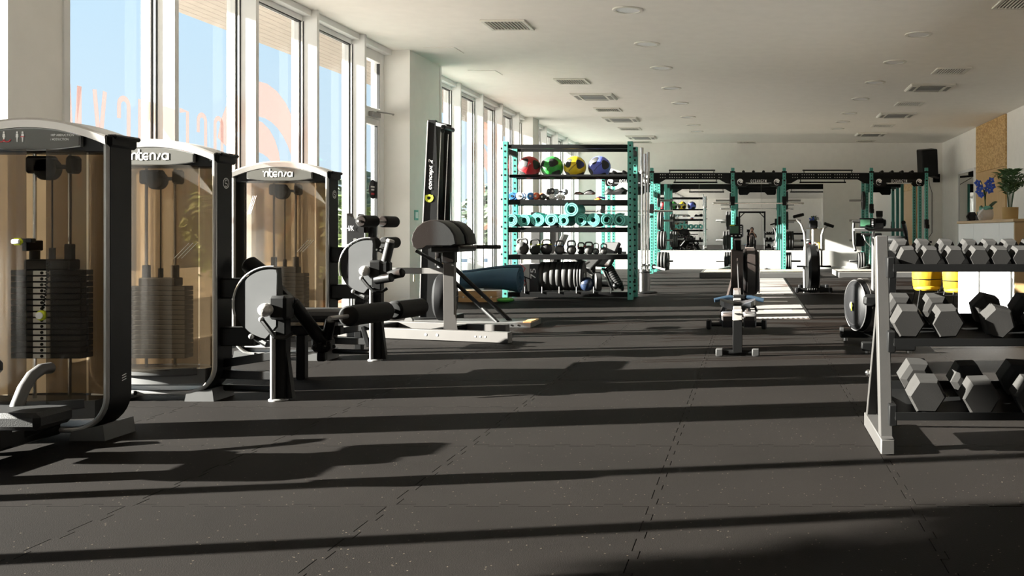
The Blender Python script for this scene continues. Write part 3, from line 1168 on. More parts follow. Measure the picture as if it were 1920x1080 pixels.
    b.box((sx - .05, .06, 1.32), (.13, .06, .085), .012)
    b.box((sx + .105, .06, 1.32), (.05, .06, .085), .012)
    b.box((sx + .02, .06, 1.31), (.19, .04, .02), .004)
    b.cyl((sx - .02, .03, 1.30), (sx - .02, .09, 1.30), .055, 20, .008)
    t.part('pulley_housing', b)
    t.part('cable', t.mb(M['black']).cyl((sx, .062, ztop + .08), (sx, .062, 1.30), .004, 6))
    if front:
        b = t.mb(M['print'])
        for k in range(npl):
            b.bx(sx - .055, sx + .025, .012, .019, z0 + .0285 * k - .010, z0 + .0285 * k + .010)
        t.part('number_labels', b)
        b = t.mb(M['black'])
        for k in range(npl):
            b.cyl((sx - .012, .009, z0 + .0285 * k), (sx - .012, .015, z0 + .0285 * k), .0075, 8)
        t.part('pin_holes', b)
        pz = z0 + .0285 * 7
        b = t.mb(M['lime']).cyl((sx + .02, -.045, pz), (sx + .02, -.02, pz), .024, 18, .006)
        b.use(M['print']).cyl((sx + .02, -.05, pz), (sx + .02, -.044, pz), .017, 16)
        b.use(M['silver']).cyl((sx + .02, -.02, pz), (sx - .01, .03, pz), .005, 8)
        t.part('selector_pin', b, label='yellow-ringed selector pin')
        cz = [(sx + .02 + .03 * (k / 60) ** .7 + .006 * math.cos(k * 1.7), -.03 + .006 * math.sin(k * 1.7), pz + .02 + .235 * k / 60) for k in range(61)]
        t.part('coiled_cord', t.mb(M['black']).tube(cz, .0028, 5))
        b = t.mb(M['lime']).box((-.01, -.075, .95), (.052, .03, .034), .012)
        b.use(M['print']).box((-.01, -.088, .95), (.04, .012, .022), .005)
        b.use(M['black']).box((.03, -.06, .955), (.05, .03, .02), .004)
        b.use(M['black']).box((.01, -.01, .93), (.03, .1, .05), .004)
        t.part('seat_lock_pin', b, label='yellow-ringed lock pin on a black arm')


def wtower(name, label, X, D, front):
    t = Thing(name, label, 'exercise machine', (X, D, 0))
    tower(t, front)
    return t


t1 = wtower('hip_machine', 'nearest weight tower with a slotted smoked shroud and hip abduction header', -3.44, 4.46, True)
# its bent tube, pad and foot beam in the corner of the view
t = t1
Lp = lambda x, y, D: W(x, y, D) - Vector(t.o.location)
b = t.mb(M['steelgrey'])
b.tube([Lp(95, 690, 4.3), Lp(78, 692, 4.25), Lp(60, 705, 4.2), Lp(45, 728, 4.15), Lp(32, 760, 4.1), Lp(22, 800, 4.05)], .026, 12)
t.part('bent_tube', b)
b = t.mb(M['vinyl'])
b.box(Lp(15, 783, 4.02), (.42, .22, .075), .02)
t.part('foot_pad', b)
b = t.mb(M['black'])
b.bar(Lp(-40, 842, 4.15), Lp(110, 785, 4.35), .07, .05, .006)
b.box(Lp(-12, 818, 4.1) * 1, (.10, .1, .12), .01)
t.part('floor_beam', b)

b = t.mb(M['vinyl'])
b.box(Lp(-170, 700, 3.75), (.44, .46, .10), .035)
t.part('seat_pad', b)
b = t.mb(M['vinyl'])
b.prism([(-.2, 0), (.2, 0), (.21, .18)] + [(.21 * math.cos(a_), .18 + .12 * math.sin(a_)) for a_ in [PI * k / 12 for k in range(1, 12)]] + [(-.21, .18)], Lp(-170, 690, 3.40), (1, 0, 0), (0, 0, 1), (0, .10, 0))
t.part('back_pad', b)
for q_, y_ in ((-.30, 3.80), (.22, 3.95)):
    pp = Lp(-170, 640, y_) + Vector((q_ * .6, 0, 0))
    t.part('thigh_pad', t.mb(M['foam']).cyl(pp + Vector((0, -.12, .06)), pp + Vector((0, .14, .06)), .075, 18, .02))
t.part('seat_column', t.mb(M['black']).bx(Lp(-170, 0, 3.7).x - .05, Lp(-170, 0, 3.7).x + .05, -.85, -.72, .0, .42, .006))
t.part('seat_rail', t.mb(M['black']).bx(Lp(-170, 0, 3.7).x - .04, Lp(-170, 0, 3.7).x + .04, -1.1, .0, .03, .10, .006))

t2 = wtower('leg_curl_machine', 'second weight tower, its leg curl lever and two black rollers reaching towards the room', -3.517, 5.49, False)
t3 = wtower('leg_extension_machine', 'third weight tower, standing before the glass, striped by shadow, grip raised beside its cam', -3.634, 7.2, False)


def cam_station(t, c, dx, post):
    """cam disc, pivot, post; c = pivot centre in tower coordinates"""
    cx, cy, cz = c
    R = .215
    b = t.mb(M['black'])
    ring = arc(0, 0, R, 82, 285, 28)
    b.prism(ring + [(.02, -.17), (.045, 0)], (cx, cy, cz), (1, 0, 0), (0, 0, 1), (0, .06, 0))
    disc = t.part('cam', b)
    gy = [(p[0] * .93, p[1] * .95) for p in arc(0, 0, R, 80, 262, 28)]
    gy = [(max(x, -.145), y) for x, y in gy]
    b = t.mb(M['discgrey'])
    b.prism(gy + [(.035, -.13), (.04, .18)], (cx, cy - .012, cz), (1, 0, 0), (0, 0, 1), (0, .014, 0))
    t.part('cam_cover', b, disc, label='grey flat cam cover')
    b = t.mb(M['silver'])
    b.tube([(cx + R * 1.03 * math.cos(math.radians(a)), cy - .004, cz + R * 1.03 * math.sin(math.radians(a))) for a in range(85, 200, 6)], .006, 6)
    t.part('cam_edge', b, disc)
    b = t.mb(M['capsilver'])
    b.lathe([(0, .0), (.018, .002), (.034, .014), (.04, .034), (.036, .06), (.036, .10)], (cx, cy - .10, cz - .03), (0, 1, 0), 22)
    b.use(M['printgrey']).cyl((cx, cy - .104, cz - .03), (cx, cy - .09, cz - .03), .009, 8)
    t.part('pivot_knob', b, label='round silver pivot knob')
    # post with silver front tube and flange
    px, py = post
    b = t.mb(M['black'])
    b.bx(px - .035, px + .04, py, py + .07, .012, cz - .06, .006)
    b.box((px + .005, py + .03, cz - .02), (.10, .12, .14), .015)
    b.prism([(.04, .0), (.075, .0), (.04, .28)], (px, py + .015, .012), (1, 0, 0), (0, 0, 1), (0, .04, 0))
    po = t.part('post', b)
    b = t.mb(M['silver'])
    b.tube([(px - .026, py - .012, .012), (px - .026, py - .012, cz - .16)], .015, 12)
    b.lathe([(.0, 0), (.055, 0), (.055, .008), (.045, .014), (0, .014)], (px - .01, py + .02, 0), (0, 0, 1), 20)
    t.part('post_tube', b, po)
    b = t.mb(M['black'])
    b.tube([(cx - .02, cy - .06, cz - .09), (cx + .03, cy - .08, cz - .14), (px + .02, py - .08, cz - .185), (px + .07, py - .06, cz - .19), (px + .10, py - .03, cz - .165)], .013, 8)
    b.use(M['silver']).sphere((cx - .024, cy - .06, cz - .085), .017, 10, 8)
    t.part('release_lever', b)
    # arms to the tower
    t.part('tower_arm', t.mb(M['black']).bx(HW, cx - .12, .02, .1, cz + .03, cz + .15, .008))
    t.part('tower_arm', t.mb(M['black']).bx(HW, cx - .1, .02, .1, cz - .25, cz - .14, .008))
    b = t.mb(M['black'])
    b.bar((HW - .05, .1, .20), (px, py + .035, .27), .06, .05)
    b.bar((HW - .05, .1, .145), (px, py + .035, .145), .06, .05)
    t.part('lower_beams', b)
    t.part('floor_tube', t.mb(M['black']).tube([(HW - .05, .12, .06), (px, py + .05, .06)], .02, 10))
    b = t.mb(M['black'])
    b.tube([(cx - .1, cy + .02, cz - .2), (cx - .02, cy - .01, cz - .235), (cx + .03, cy + .03, cz - .23)], .02, 8)
    b.use(M['silver']).sphere((cx - .11, cy - .01, cz - .19), .016, 10, 8)
    t.part('linkage', b)


t = t2
c2 = Lp(508, 570, 5.50)
cam_station(t, c2, 0, (Lp(522, 700, 5.49).x, .0))
b = t.mb(M['black'])
b.cyl(Lp(515, 572, 5.55), Lp(552, 568, 5.58), .042, 16, .006)
b.cyl(Lp(548, 566, 5.58), Lp(604, 640, 5.75), .038, 14, .006)
b.bar(Lp(496, 512, 5.7), Lp(549, 563, 5.62), .035, .03)
t.part('lever_arm', b)
t.part('shin_pad', t.mb(M['foam']).cyl(Lp(465, 493, 5.72), Lp(502, 522, 5.68), .052, 20, .012))
b = t.mb(M['black'])
b.box(Lp(606, 645, 5.78), (.12, .10, .09), .02)
b.box(Lp(600, 628, 5.76), (.08, .10, .06), .015)
b.box(Lp(604, 668, 5.78), (.05, .05, .06), .008)
b.cyl(Lp(620, 600, 5.72), Lp(612, 640, 5.77), .03, 12, .004)
for k in range(5):
    b.sphere(Lp(590 + 9 * k, 650 - 6 * (k % 2), 5.70), .012, 8, 6)
br = t.part('roller_bracket', b)
A0, A1 = Lp(618, 597, 5.66), Lp(792, 575, 6.95)
ax = (A1 - A0)
b = t.mb(M['silver'])
b.cyl(A0, A1, .014, 10)
t.part('roller_axle', b, br)
for f0, f1 in ((.16, .56), (.64, .98)):
    t.part('roller', t.mb(M['foam']).cyl(A0 + ax * f0, A0 + ax * f1, .066, 26, .016), label='black foam leg roller')
b = t.mb(M['vinyl'])
b.box(Lp(600, 590, 6.35), (.55, .40, .07), .025)
t.part('seat_pad', b)
b = t.mb(M['black'])
b.bx(.2, .75, .78, .84, .30, .36, .006)
b.bx(.45, .51, .78, .84, 0, .3, .006)
t.part('seat_frame', b)

t = t3
c3 = Lp(690, 500, 7.2)
cam_station(t, c3, 0, (Lp(700, 650, 7.14).x, -.02))
b = t.mb(M['black'])
b.cyl(Lp(692, 508, 7.22), Lp(722, 505, 7.2), .042, 16, .006)
b.box(Lp(722, 503, 7.2), (.09, .09, .12), .02)
b.cyl(Lp(705, 525, 7.15), Lp(735, 520, 7.1), .035, 14, .006)
t.part('pivot_hub', b)
b = t.mb(M['vinyl'])
b.cyl(Lp(721, 500, 7.2), Lp(732, 454, 7.2), .034, 16, .008)
b.use(M['capsilver']).cyl(Lp(731, 455, 7.2), Lp(733, 449, 7.2), .030, 16, .006)
t.part('upright_grip', b, label='upright black grip with a pale end cap')
t.part('roller', t.mb(M['foam']).cyl(Lp(712, 520, 7.2), Lp(756, 511, 7.15), .036, 18, .01), label='short black roller')
b = t.mb(M['black'])
b.cyl(Lp(628, 557, 7.35), Lp(668, 543, 7.3), .035, 14, .006)
b.bar(Lp(668, 552, 7.3), Lp(690, 548, 7.25), .06, .05)
b.box(Lp(678, 560, 7.28), (.08, .08, .08), .015)
b.bar(Lp(680, 612, 7.2), Lp(691, 650, 7.2), .03, .03)
t.part('lower_lever', b)
b = t.mb(M['vinyl'])
b.box(Lp(600, 552, 7.85), (.34, .42, .07), .025)
t.part('seat_pad', b)
b = t.mb(M['black'])
b.bx(.30, .36, .62, .68, 0, .47, .006)
t.part('seat_post', b)

# ================================================================== BENCH, SKI TOWER, MAT
def roll(b, o, ax, L, r0, r1, turns, th, n=16, scale=None, squash=1.0, phase=0.0, steps=1):
    """a rolled mat: spiral strip swept along ax"""
    a, u, d = frame(ax)
    N = int(turns * n)
    loops = []
    for k in range(N + 1):
        t = 2 * PI * k / n + phase
        r = r0 + (r1 - r0) * k / N
        loops.append((t, r + th / 2, r - th / 2))
    poly = [(q * math.cos(t), q * math.sin(t)) for t, q, _ in loops] + [(q * math.cos(t), q * math.sin(t)) for t, _, q in reversed(loops)]
    m = len(poly)
    o = Vector(o)
    vs = []
    for i in range(steps + 1):
        f = i / steps
        sc, off = scale(f) if scale else (1.0, Vector((0, 0, 0)))
        vs += [o + d * (L * f) + (a * x + u * y * squash) * sc + off for x, y in poly]
    fs = []
    for i in range(steps):
        for k in range(m):
            l = (k + 1) % m
            fs.append((i * m + k, (i + 1) * m + k, (i + 1) * m + l, i * m + l))
    e = steps * m
    for k in range(N):
        fs.append((k, k + 1, m - 2 - k, m - 1 - k))
        fs.append((e + m - 1 - k, e + m - 2 - k, e + k + 1, e + k))
    return b.add(vs, fs)


t = Thing('glute_ham_bench', 'grey steel hyperextension bench with a rounded black pad, beside the window pier', 'exercise bench', (-2.87, 8.7, 0), world=True)
b = t.mb(M['ghdgrey'])
b.bar((-3.92, 8.84, .052), (-2.15, 8.30, .052), .075, .095, .004)
bm = t.part('base_beam', b)
b = t.mb(M['printgrey'])
e = Vector((-2.15 + 3.92, 8.30 - 8.84, 0)).normalized()
nrm = Vector((e.y, -e.x, 0))
for d0, r in ((1.0, .013), (1.12, .013), (1.52, .008), (1.57, .008), (1.62, .008), (.28, .013)):
    p = Vector((-3.92, 8.84, .055)) + e * d0 + nrm * .037
    b.cyl(p, p + nrm * .004, r, 12)
t.part('bolts', b, bm)
b = t.mb(M['ghdgrey'])
b.bar((-3.75, 9.38, .052), (-2.35, 8.98, .052), .075, .095, .004)
t.part('base_beam', b)
t.part('cross_beam', t.mb(M['black']).bar((-2.95, 8.56, .065), (-2.80, 9.1, .065), .08, .06))
t.part('cross_beam', t.mb(M['black']).bar((-3.66, 8.78, .065), (-3.55, 9.3, .065), .08, .06))
b = t.mb(M['ghdgrey'])
up0, up1 = W(844, 615, 8.72), W(843, 472, 8.72)
b.bar((up0.x, up0.y, .09), up1, .10, .075, .004, up=(0, 1, 0))
b.add([W(831, 618, 8.68), W(858, 618, 8.68), W(853, 590, 8.68), W(834, 590, 8.68)], [(0, 1, 2, 3)])
t.part('upright', b)
b = t.mb(M['ghdgrey'])
r0, r1 = W(722, 507, 8.9), W(836, 508, 8.78)
b.bar(r0, r1, .075, .055, .004)
rl = t.part('adjustment_rail', b)
b = t.mb(M['black'])
for k in range(9):
    p = r0.lerp(r1, .12 + .105 * k) + Vector((0, -.029, 0))
    b.cyl(p + Vector((0, -.004, 0)), p, .009, 10)
t.part('rail_holes', b, rl)
t.part('pop_pin', t.mb(M['chrome']).cyl(W(776, 515, 8.8), W(776, 528, 8.8), .006, 8), rl)
# pads: two rounded halves side by side
for (y0, y1), nm in (((8.52, 8.80), 'near half of the rounded pad'), ((8.88, 9.16), 'far half of the rounded pad')):
    b = t.mb(M['vinyl'])
    P = [((x - 835) / 204, (458 - z) / 204) for x, z in ((777, 462), (774, 450), (777, 437), (785, 425), (797, 416), (811, 412), (825, 413), (838, 418), (849, 428), (857, 441), (860, 458), (852, 461), (803, 461), (796, 466), (785, 468))]
    o = W(835, 458, 8.58)
    n = len(P)
    cxm, czm = sum(p[0] for p in P) / n, sum(p[1] for p in P) / n
    rows = []
    for f, s in ((0, .93), (.012, .98), (.03, 1), (y1 - y0 - .03, 1), (y1 - y0 - .012, .98), (y1 - y0, .93)):
        rows.append([(o.x + cxm + (p[0] - cxm) * s, y0 + f, o.z + czm + (p[1] - czm) * s) for p in P + P[:1]])
    b.sheet(rows)
    b.add(rows[0][:-1], [list(range(n))])
    b.add(rows[-1][:-1], [list(range(n))[::-1]])
    t.part('pad', b, label=nm)
    gy = y0 + .14
    s = gy / 8.66
    g0, g1, g2 = W(848, 463, gy), W(848, 463, gy) + Vector((.27, 0, 0)), W(848, 463, gy) + Vector((.45, 0, 0))
    h = t.part('grip_bar', t.mb(M['ghdgrey']).cyl(g0, g1, .017, 12))
    t.part('grip', t.mb(M['foam']).cyl(g1 - Vector((.04, 0, 0)), g2, .019, 12, .005), h)
b = t.mb(M['black'])
b.box(W(845, 467, 8.75) + Vector((0, .1, 0)), (.26, .55, .05), .008)
b.box(W(843, 481, 8.72), (.12, .1, .12), .01)
t.part('pad_carriage', b)
b = t.mb(M['ghdgrey'])
b.box(W(824, 465, 8.6), (.07, .03, .09), .006)
t.part('pad_bracket', b)
b = t.mb(M['black'])
b.bar(W(780, 470, 8.8), W(842, 505, 8.8), .03, .03)
t.part('pad_strut', b)
# ankle rollers and foot plate
b = t.mb(M['black'])
pl = [(650, 400), (660, 400), (664, 411), (668, 411), (672, 401), (682, 402), (682, 456), (672, 456), (668, 447), (662, 447), (658, 458), (650, 458)]
o = W(650, 458, 8.85)
b.prism([((x - 650) / 197.7, (458 - z) / 197.7) for x, z in pl], o, (1, 0, 0), (0, 0, 1), (0, .012, 0))
fp = t.part('foot_plate', b, label='notched black foot plate')
b = t.mb(M['print'])
text_mb(b, 'H/K', W(656.5, 428, 8.845), (1, 0, 0), (0, 0, 1), .05, .072)
t.part('lettering', b, fp)
b = t.mb(M['black'])
b.box(W(676, 430, 8.9), (.16, .05, .07), .008)
b.bx(W(692, 430, 8.95).x, W(704, 430, 8.95).x, 8.92, 8.99, W(0, 500, 8.95).z, W(0, 415, 8.95).z, .006)
b.bx(W(690, 430, 8.9).x, W(706, 430, 8.9).x, 8.84, 8.92, .08, W(0, 495, 8.9).z, .006)
t.part('ankle_post', b)
for (xa, ya), (xb, yb) in (((688, 415), (720, 415)), ((690, 456), (718, 455))):
    for q0, q1 in ((8.55, 8.80), (9.05, 9.30)):
        ce = W(xa + 5, ya, 8.75)
        t.part('ankle_roller', t.mb(M['foam']).cyl((ce.x, q0, ce.z), (ce.x + .03, q1, ce.z), .056, 20, .012))
    t.part('roller_axle', t.mb(M['silver']).cyl((ce.x - .005, 8.5, ce.z), (ce.x + .035, 9.34, ce.z), .012, 8))
b = t.mb(M['black'])
ce = W(706, 478, 8.8)
b.prism(arc(0, 0, .13, 20, 160, 14) + arc(0, 0, .09, 160, 20, 14), (ce.x, 8.8, ce.z - .06), (1, 0, 0), (0, 0, 1), (0, .02, 0))
t.part('angle_plate', b)
b = t.mb(M['print'])
for k in range(5):
    a = math.radians(50 + 20 * k)
    b.cyl((ce.x + .11 * math.cos(a), 8.797, ce.z - .06 + .11 * math.sin(a)), (ce.x + .11 * math.cos(a), 8.8, ce.z - .06 + .11 * math.sin(a)), .010, 8)
t.part('angle_marks', b)
w = W(767, 601, 9.35)
t.part('transport_wheel', t.mb(M['silver']).lathe([(.018, -.02), (.04, -.02), (.045, 0), (.04, .02), (.018, .02)], (w.x, 9.35, .1), (0, 1, 0), 18))

# --- ski tower
t = Thing('ski_tower', 'tall black pulley ski trainer with a vertical white wordmark, against the pier', 'exercise machine', (-3.55, 10.3, 0), world=True)
S = 10.2
o = W(788, 605, S)
q = lambda x, z: ((x - 788) * S / F, (605 - z) * S / F)
b = t.mb(M['black'])
b.prism([q(*p) for p in ((788, 603), (788, 560), (791, 480), (803, 225), (817, 225), (824, 480), (832, 560), (833, 603))], o, (1, 0, 0), (0, 0, 1), (0, .05, 0))
b.prism([q(*p) for p in ((790, 600), (804, 226), (816, 226), (830, 600))], o + Vector((0, .05, 0)), (1, 0, 0), (0, 0, 1), (0, .34, 0))
ms = t.part('mast', b)
b = t.mb(M['silver'])
b.bar(W(786.8, 600, S - .005), W(790, 480, S - .005), .012, .012, .002)
b.bar(W(790, 480, S - .005), W(802.5, 228, S - .005), .012, .012, .002)
t.part('edge_trim', b, ms)
b = t.mb(M['print'])
U = (W(811, 240, S) - W(806, 380, S)).normalized()
V = Vector((0, -1, 0)).cross(U) * 1
V = Vector((-U.z, 0, U.x))
text_mb(b, 'concept 2', W(807.5, 327, S - .002), U, V, .060, .33, shear=.35, bold=.012)
t.part('wordmark', b, ms)
b = t.mb(M['lime'])
oo = W(804.5, 371, S - .002)
ribbon(b, arc(0, 0, .034, 40, 320, 18), .026, oo, U, V, (0, -.002, 0))
ribbon(b, arc(.052, 0, .026, 140, 220, 8), .02, oo, U, V, (0, -.002, 0))
t.part('ring_emblem', b, ms, label='yellow ring emblem')
b = t.mb(M['black'])
b.bar(W(805, 229, S + .1), W(842, 238, S - .05), .07, .05, .008)
b.box(W(840, 241, S - .05), (.05, .34, .045), .012)
t.part('pulley_arm', b)
for dy in (-.12, .12):
    t.part('pulley', t.mb(M['blackplastic']).cyl(W(836, 246, S - .05) + Vector((-.01, dy, 0)), W(836, 246, S - .05) + Vector((.02, dy, 0)), .03, 14, .005))
    t.part('cord', t.mb(M['chrome']).cyl(W(834, 246, S - .05) + Vector((0, dy, 0)), W(823, 497, S - .05) + Vector((0, dy, 0)), .005, 6))
b = t.mb(M['black'])
b.prism([q(*p) for p in ((826, 240), (832, 238), (838, 242), (834, 500), (820, 500))], o + Vector((0, .12, 0)), (1, 0, 0), (0, 0, 1), (0, .05, 0))
t.part('mast_cover', b)
axd = Vector((1, .10, 0)).normalized()
b = t.mb(M['blackplastic'])
ce = W(836, 557, 9.95)
b.lathe([(.05, -.10), (.20, -.10), (.245, -.07), (.255, -.02), (.255, .04), (.235, .075), (.19, .09), (.05, .09)], ce, axd, 32)
fl = t.part('flywheel_housing', b)
b = t.mb(M['silver'])
a_, u_, d_ = frame(axd)
b.tube([ce + axd * .06 + (a_ * math.cos(2 * PI * k / 32) + u_ * math.sin(2 * PI * k / 32)) * .243 for k in range(32)], .008, 6, closed=True)
for k in range(10):
    a = 2 * PI * k / 10
    b.bar(ce + axd * .09 + (a_ * math.cos(a) + u_ * math.sin(a)) * .05, ce + axd * .085 + (a_ * math.cos(a) + u_ * math.sin(a)) * .2, .012, .006, .001)
t.part('vent_ring', b, fl)
b = t.mb(M['steelgrey'])
b.bx(-3.72, -2.28, 9.62, 10.1, .0, .055, .004)
pf = t.part('floor_platform', b)
b = t.mb(M['ply']).bx(-2.36, -2.275, 9.62, 9.98, .05, .068, .003)
t.part('platform_edge', b, pf, label='bare wood platform edge')
b = t.mb(M['black'])
for k in range(4):
    b.cyl((-2.62 + .07 * k, 9.617, .028), (-2.62 + .07 * k, 9.62, .028), .009, 8)
t.part('bolt_holes', b, pf)
b = t.mb(M['black']).bx(-3.72, -3.3, 10.0, 10.7, 0, .06, .006)
t.part('foot', b)
for p, q in (((822, 474, 10.15), (957, 600, 9.85)), ((822, 500, 10.1), (933, 606, 9.68))):
    v1 = W(*q)
    v1.z = .05
    t.part('strut', t.mb(M['black']).cyl(W(*p), v1, .022, 10))
t.part('monitor', t.mb(M['blackplastic']).box(W(826, 470, 9.95), (.06, .2, .16), .02))

# --- blue mat on the wooden box
t = Thing('wooden_crate', 'low brown wooden crate under the rolled blue mat', 'crate', (-3.92, 13.15, 0), world=True)
x0, x1 = W(858, 563, 13.05).x, W(931, 563, 13.05).x
for k in range(2):
    t.part('plank', t.mb(M['box_wood']).bx(x0, x1, 13.05, 13.07, .003 + .075 * k, .072 + .075 * k, .003))
    t.part('plank', t.mb(M['box_wood']).bx(x0, x1, 13.33, 13.35, .003 + .075 * k, .072 + .075 * k, .003))
    for xx in (x0, x1 - .02):
        t.part('end_board', t.mb(M['box_wood']).bx(xx, xx + .02, 13.07, 13.33, .003 + .075 * k, .072 + .075 * k, .003))
t.part('lid', t.mb(M['box_wood']).bx(x0, x1, 13.05, 13.35, .147, .157, .003))
b = t.mb(M['print'])
for k in range(4):
    b.cyl((x0 + .08 + .13 * k, 13.047, .075), (x0 + .08 + .13 * k, 13.05, .075), .012, 8)
t.part('nail_heads', b)
b = MB().use(M['bluemat'])
roll(b, (-4.10, 13.2, .365), (1, 0, 0), .82, .05, .185, 3.2, .03, n=24, steps=8, squash=.9, phase=.4,
     scale=lambda f: (.76 + .42 * f ** 1.5, Vector((0, 0, -.065 * (1 - f) ** 1.2 - .05 * f ** 3))))
single('rolled_mat', b, 'big rolled blue gym mat lying across the wooden crate', 'mat', origin=(-3.6, 13.2, .3))
b = MB().use(M['greenfab'])
b.sphere((W(948, 558, 13.05).x, 13.05, .035), .036, 16, 8, (3.4, 2.2, 1))
single('green_cloth', b, 'crumpled bright green cloth on the floor beside the wooden crate', 'cloth', origin=(W(948, 558, 13.05).x, 13.05, 0))

# ================================================================== STORAGE RACK
RX0, RX1, RY0, RY1 = -3.58, -1.767, 13.57, 14.12


def rig_post(t, x, y, h, w=.078, step=.05, mt=None, z0=0.0, r=.0095, holes=(1, 1, 1)):
    b = t.mb(mt or M['teal'])
    b.bx(x - w / 2, x + w / 2, y - w / 2, y + w / 2, z0, h, .004)
    p = t.part('post', b)
    b = t.mb(M['black'])
    z = z0 + .09
    e = .0012
    while z < h - .03:
        if holes[0]:
            b.lathe([(0, 0), (r, 0)], (x, y - w / 2 - e, z), (0, -1, 0), 8)
        if holes[1]:
            b.lathe([(0, 0), (r, 0)], (x + w / 2 + e, y, z), (1, 0, 0), 8)
        if holes[2]:
            b.lathe([(0, 0), (r, 0)], (x - w / 2 - e, y, z), (-1, 0, 0), 8)
        z += step
    t.part('peg_holes', b, p, kind='stuff', flat=True)
    return p


t = Thing('storage_rack', 'teal and black steel storage rack loaded with balls, mats and kettlebells', 'rack', ((RX0 + RX1) / 2, 13.85, 0), world=True)
for x in (RX0, RX1):
    for y, h in ((RY0, 2.30), (RY1, 2.27)):
        po = rig_post(t, x, y, h, step=.086, r=.015)
        if y == RY0:
            b = t.mb(M['black'])
            sx = 1 if x == RX1 else -1
            for z in (2.2, 1.81, 1.46, 1.06, .66, .26, .12):
                b.cyl((x + sx * .03, y + .01, z), (x + sx * .075, y + .01, z), .016, 10, .004)
            t.part('bolts', b, po)
    b = t.mb(M['teal'])
    b.bar((x, RY0, .55), (x, RY1, .30), .05, .02)
    t.part('side_brace', b)
    t.part('side_bar', t.mb(M['black']).bx(x - .03, x + .03, RY0 + .04, RY1 - .04, 2.12, 2.2, .004))
for y in (RY0, RY1):
    t.part('top_bar', t.mb(M['black']).bx(RX0 + .04, RX1 - .04, y - .03, y + .03, 2.195, 2.255, .01))
for y in (RY0 + .06, RY1 - .08):
    t.part('ball_rail', t.mb(M['black']).tube([(RX0 + .04, y, 1.80), (RX1 - .04, y, 1.80)], .024, 12))
for nm, z, tilt in (('second', 1.445, 0), ('third', 1.045, 0), ('fourth', .648, 0), ('lowest', .105, 0)):
    b = t.mb(M['black'])
    b.bx(RX0 + .04, RX1 - .04, RY0 + .0, RY1, z, z + .008)
    b.bx(RX0 + .04, RX1 - .04, RY0 - .01, RY0 + .012, z - .065, z + .008, .003)
    b.bx(RX0 + .04, RX1 - .04, RY1 - .012, RY1 + .01, z - .065, z + .008, .003)
    for k in range(2):
        b.bx(RX0 + .22 + 1.35 * k, RX0 + .26 + 1.35 * k, RY0 + .02, RY1 - .02, z - .03, z)
    sh = t.part('shelf', b, label='black %s shelf tray' % nm)
    if nm == 'lowest':
        b = t.mb(M['silver'])
        for k in range(6):
            b.cyl((RX0 + .28 + .25 * k, RY0 - .015, z - .01), (RX0 + .28 + .25 * k, RY0 - .015, z + .085), .006, 8)
        t.part('divider_pegs', b, sh)

# balls
def ball(label, x, z, m, rot):
    t = Thing('wall_ball', label, 'ball', (x, 13.86, z), group='weighted balls on the top rail')
    R = .165
    Rm = Matrix.Rotation(rot[0], 3, 'X') @ Matrix.Rotation(rot[1], 3, 'Y') @ Matrix.Rotation(rot[2], 3, 'Z')
    t.part('shell', t.mb(m).sphere((0, 0, 0), R, 40, 24))
    for sx in (-1, 1):
        for sy in (-1, 1):
            for sz in (-1, 1):
                d = Rm @ Vector((sx, sy, sz)).normalized()
                a, u, d = frame(d)
                b = t.mb(M['patch'])
                vs = [d * R * 1.012]
                fs = []
                for i, f in enumerate((.4, .75, .95, 1.0)):
                    for k in range(24):
                        th = 2 * PI * k / 24
                        am = f * .44 * (1 + .13 * math.cos(3 * th + (PI if sx * sy * sz > 0 else 0)))
                        rr = R * (1.012 if f < 1 else .995)
                        vs.append((d * math.cos(am) + (a * math.cos(th) + u * math.sin(th)) * math.sin(am)) * rr)
                for k in range(24):
                    l = (k + 1) % 24
                    fs.append((0, 1 + k, 1 + l))
                    for i in range(3):
                        fs.append((1 + i * 24 + k, 1 + (i + 1) * 24 + k, 1 + (i + 1) * 24 + l, 1 + i * 24 + l))
                b.add(vs, fs)
                t.part('patch', b)
    for a0 in (0,):
        b = t.mb(M['patch'])
        for k in range(8):
            d = Vector((-.42 + .105 * k, -1, -.22 + .1 * k - .2)).normalized()
            a, u, d2 = frame(d)
            b.bar(d * R * 1.004 - Vector((0, 0, .008)), d * R * 1.004 + Vector((.004, 0, .010)), .008, .003, .0)
        t.part('lettering', b, kind='stuff')


zb = 1.80 + .145
for (lab, px, m, rot) in (('red and black weighted ball, first on the top rail', 992.5, M['red'], (.35, .25, .2)),
                          ('green and black weighted ball between the red and yellow ones', 1035, M['green'], (.3, -.2, -.25)),
                          ('yellow and black weighted ball on the top rail', 1078, M['ballyellow'], (.4, .1, .0)),
                          ('violet blue and black weighted ball, last on the top rail', 1124, M['ballblue'], (.25, .35, -.1))):
    ball(lab, W(px, 310, 13.86).x, zb, m, rot)

# small dumbbells, shoes and cones on the second shelf
def vinyl_db(label, px, m, r, ang=0.0, z=None, L=.17, py=None):
    x = W(px, 360, 13.78).x
    z = (1.453 + r) if z is None else z
    t = Thing('vinyl_dumbbell', label, 'dumbbell', (x, 13.78, z), ang, group='small dumbbells on the second shelf')
    for s in (-1, 1):
        h = t.part('head', t.mb(m).lathe([(0, -.03), (r * .8, -.03), (r, -.015), (r, .015), (r * .8, .03), (0, .03)], (0, s * L / 2, 0), (0, 1, 0), 12))
        t.part('cap', t.mb(M['chrome']).cyl((0, s * (L / 2 + .03), 0), (0, s * (L / 2 + .034), 0), r * .3, 10), h)
    t.part('grip', t.mb(M['chrome']).cyl((0, -L / 2, 0), (0, L / 2, 0), .014, 10))


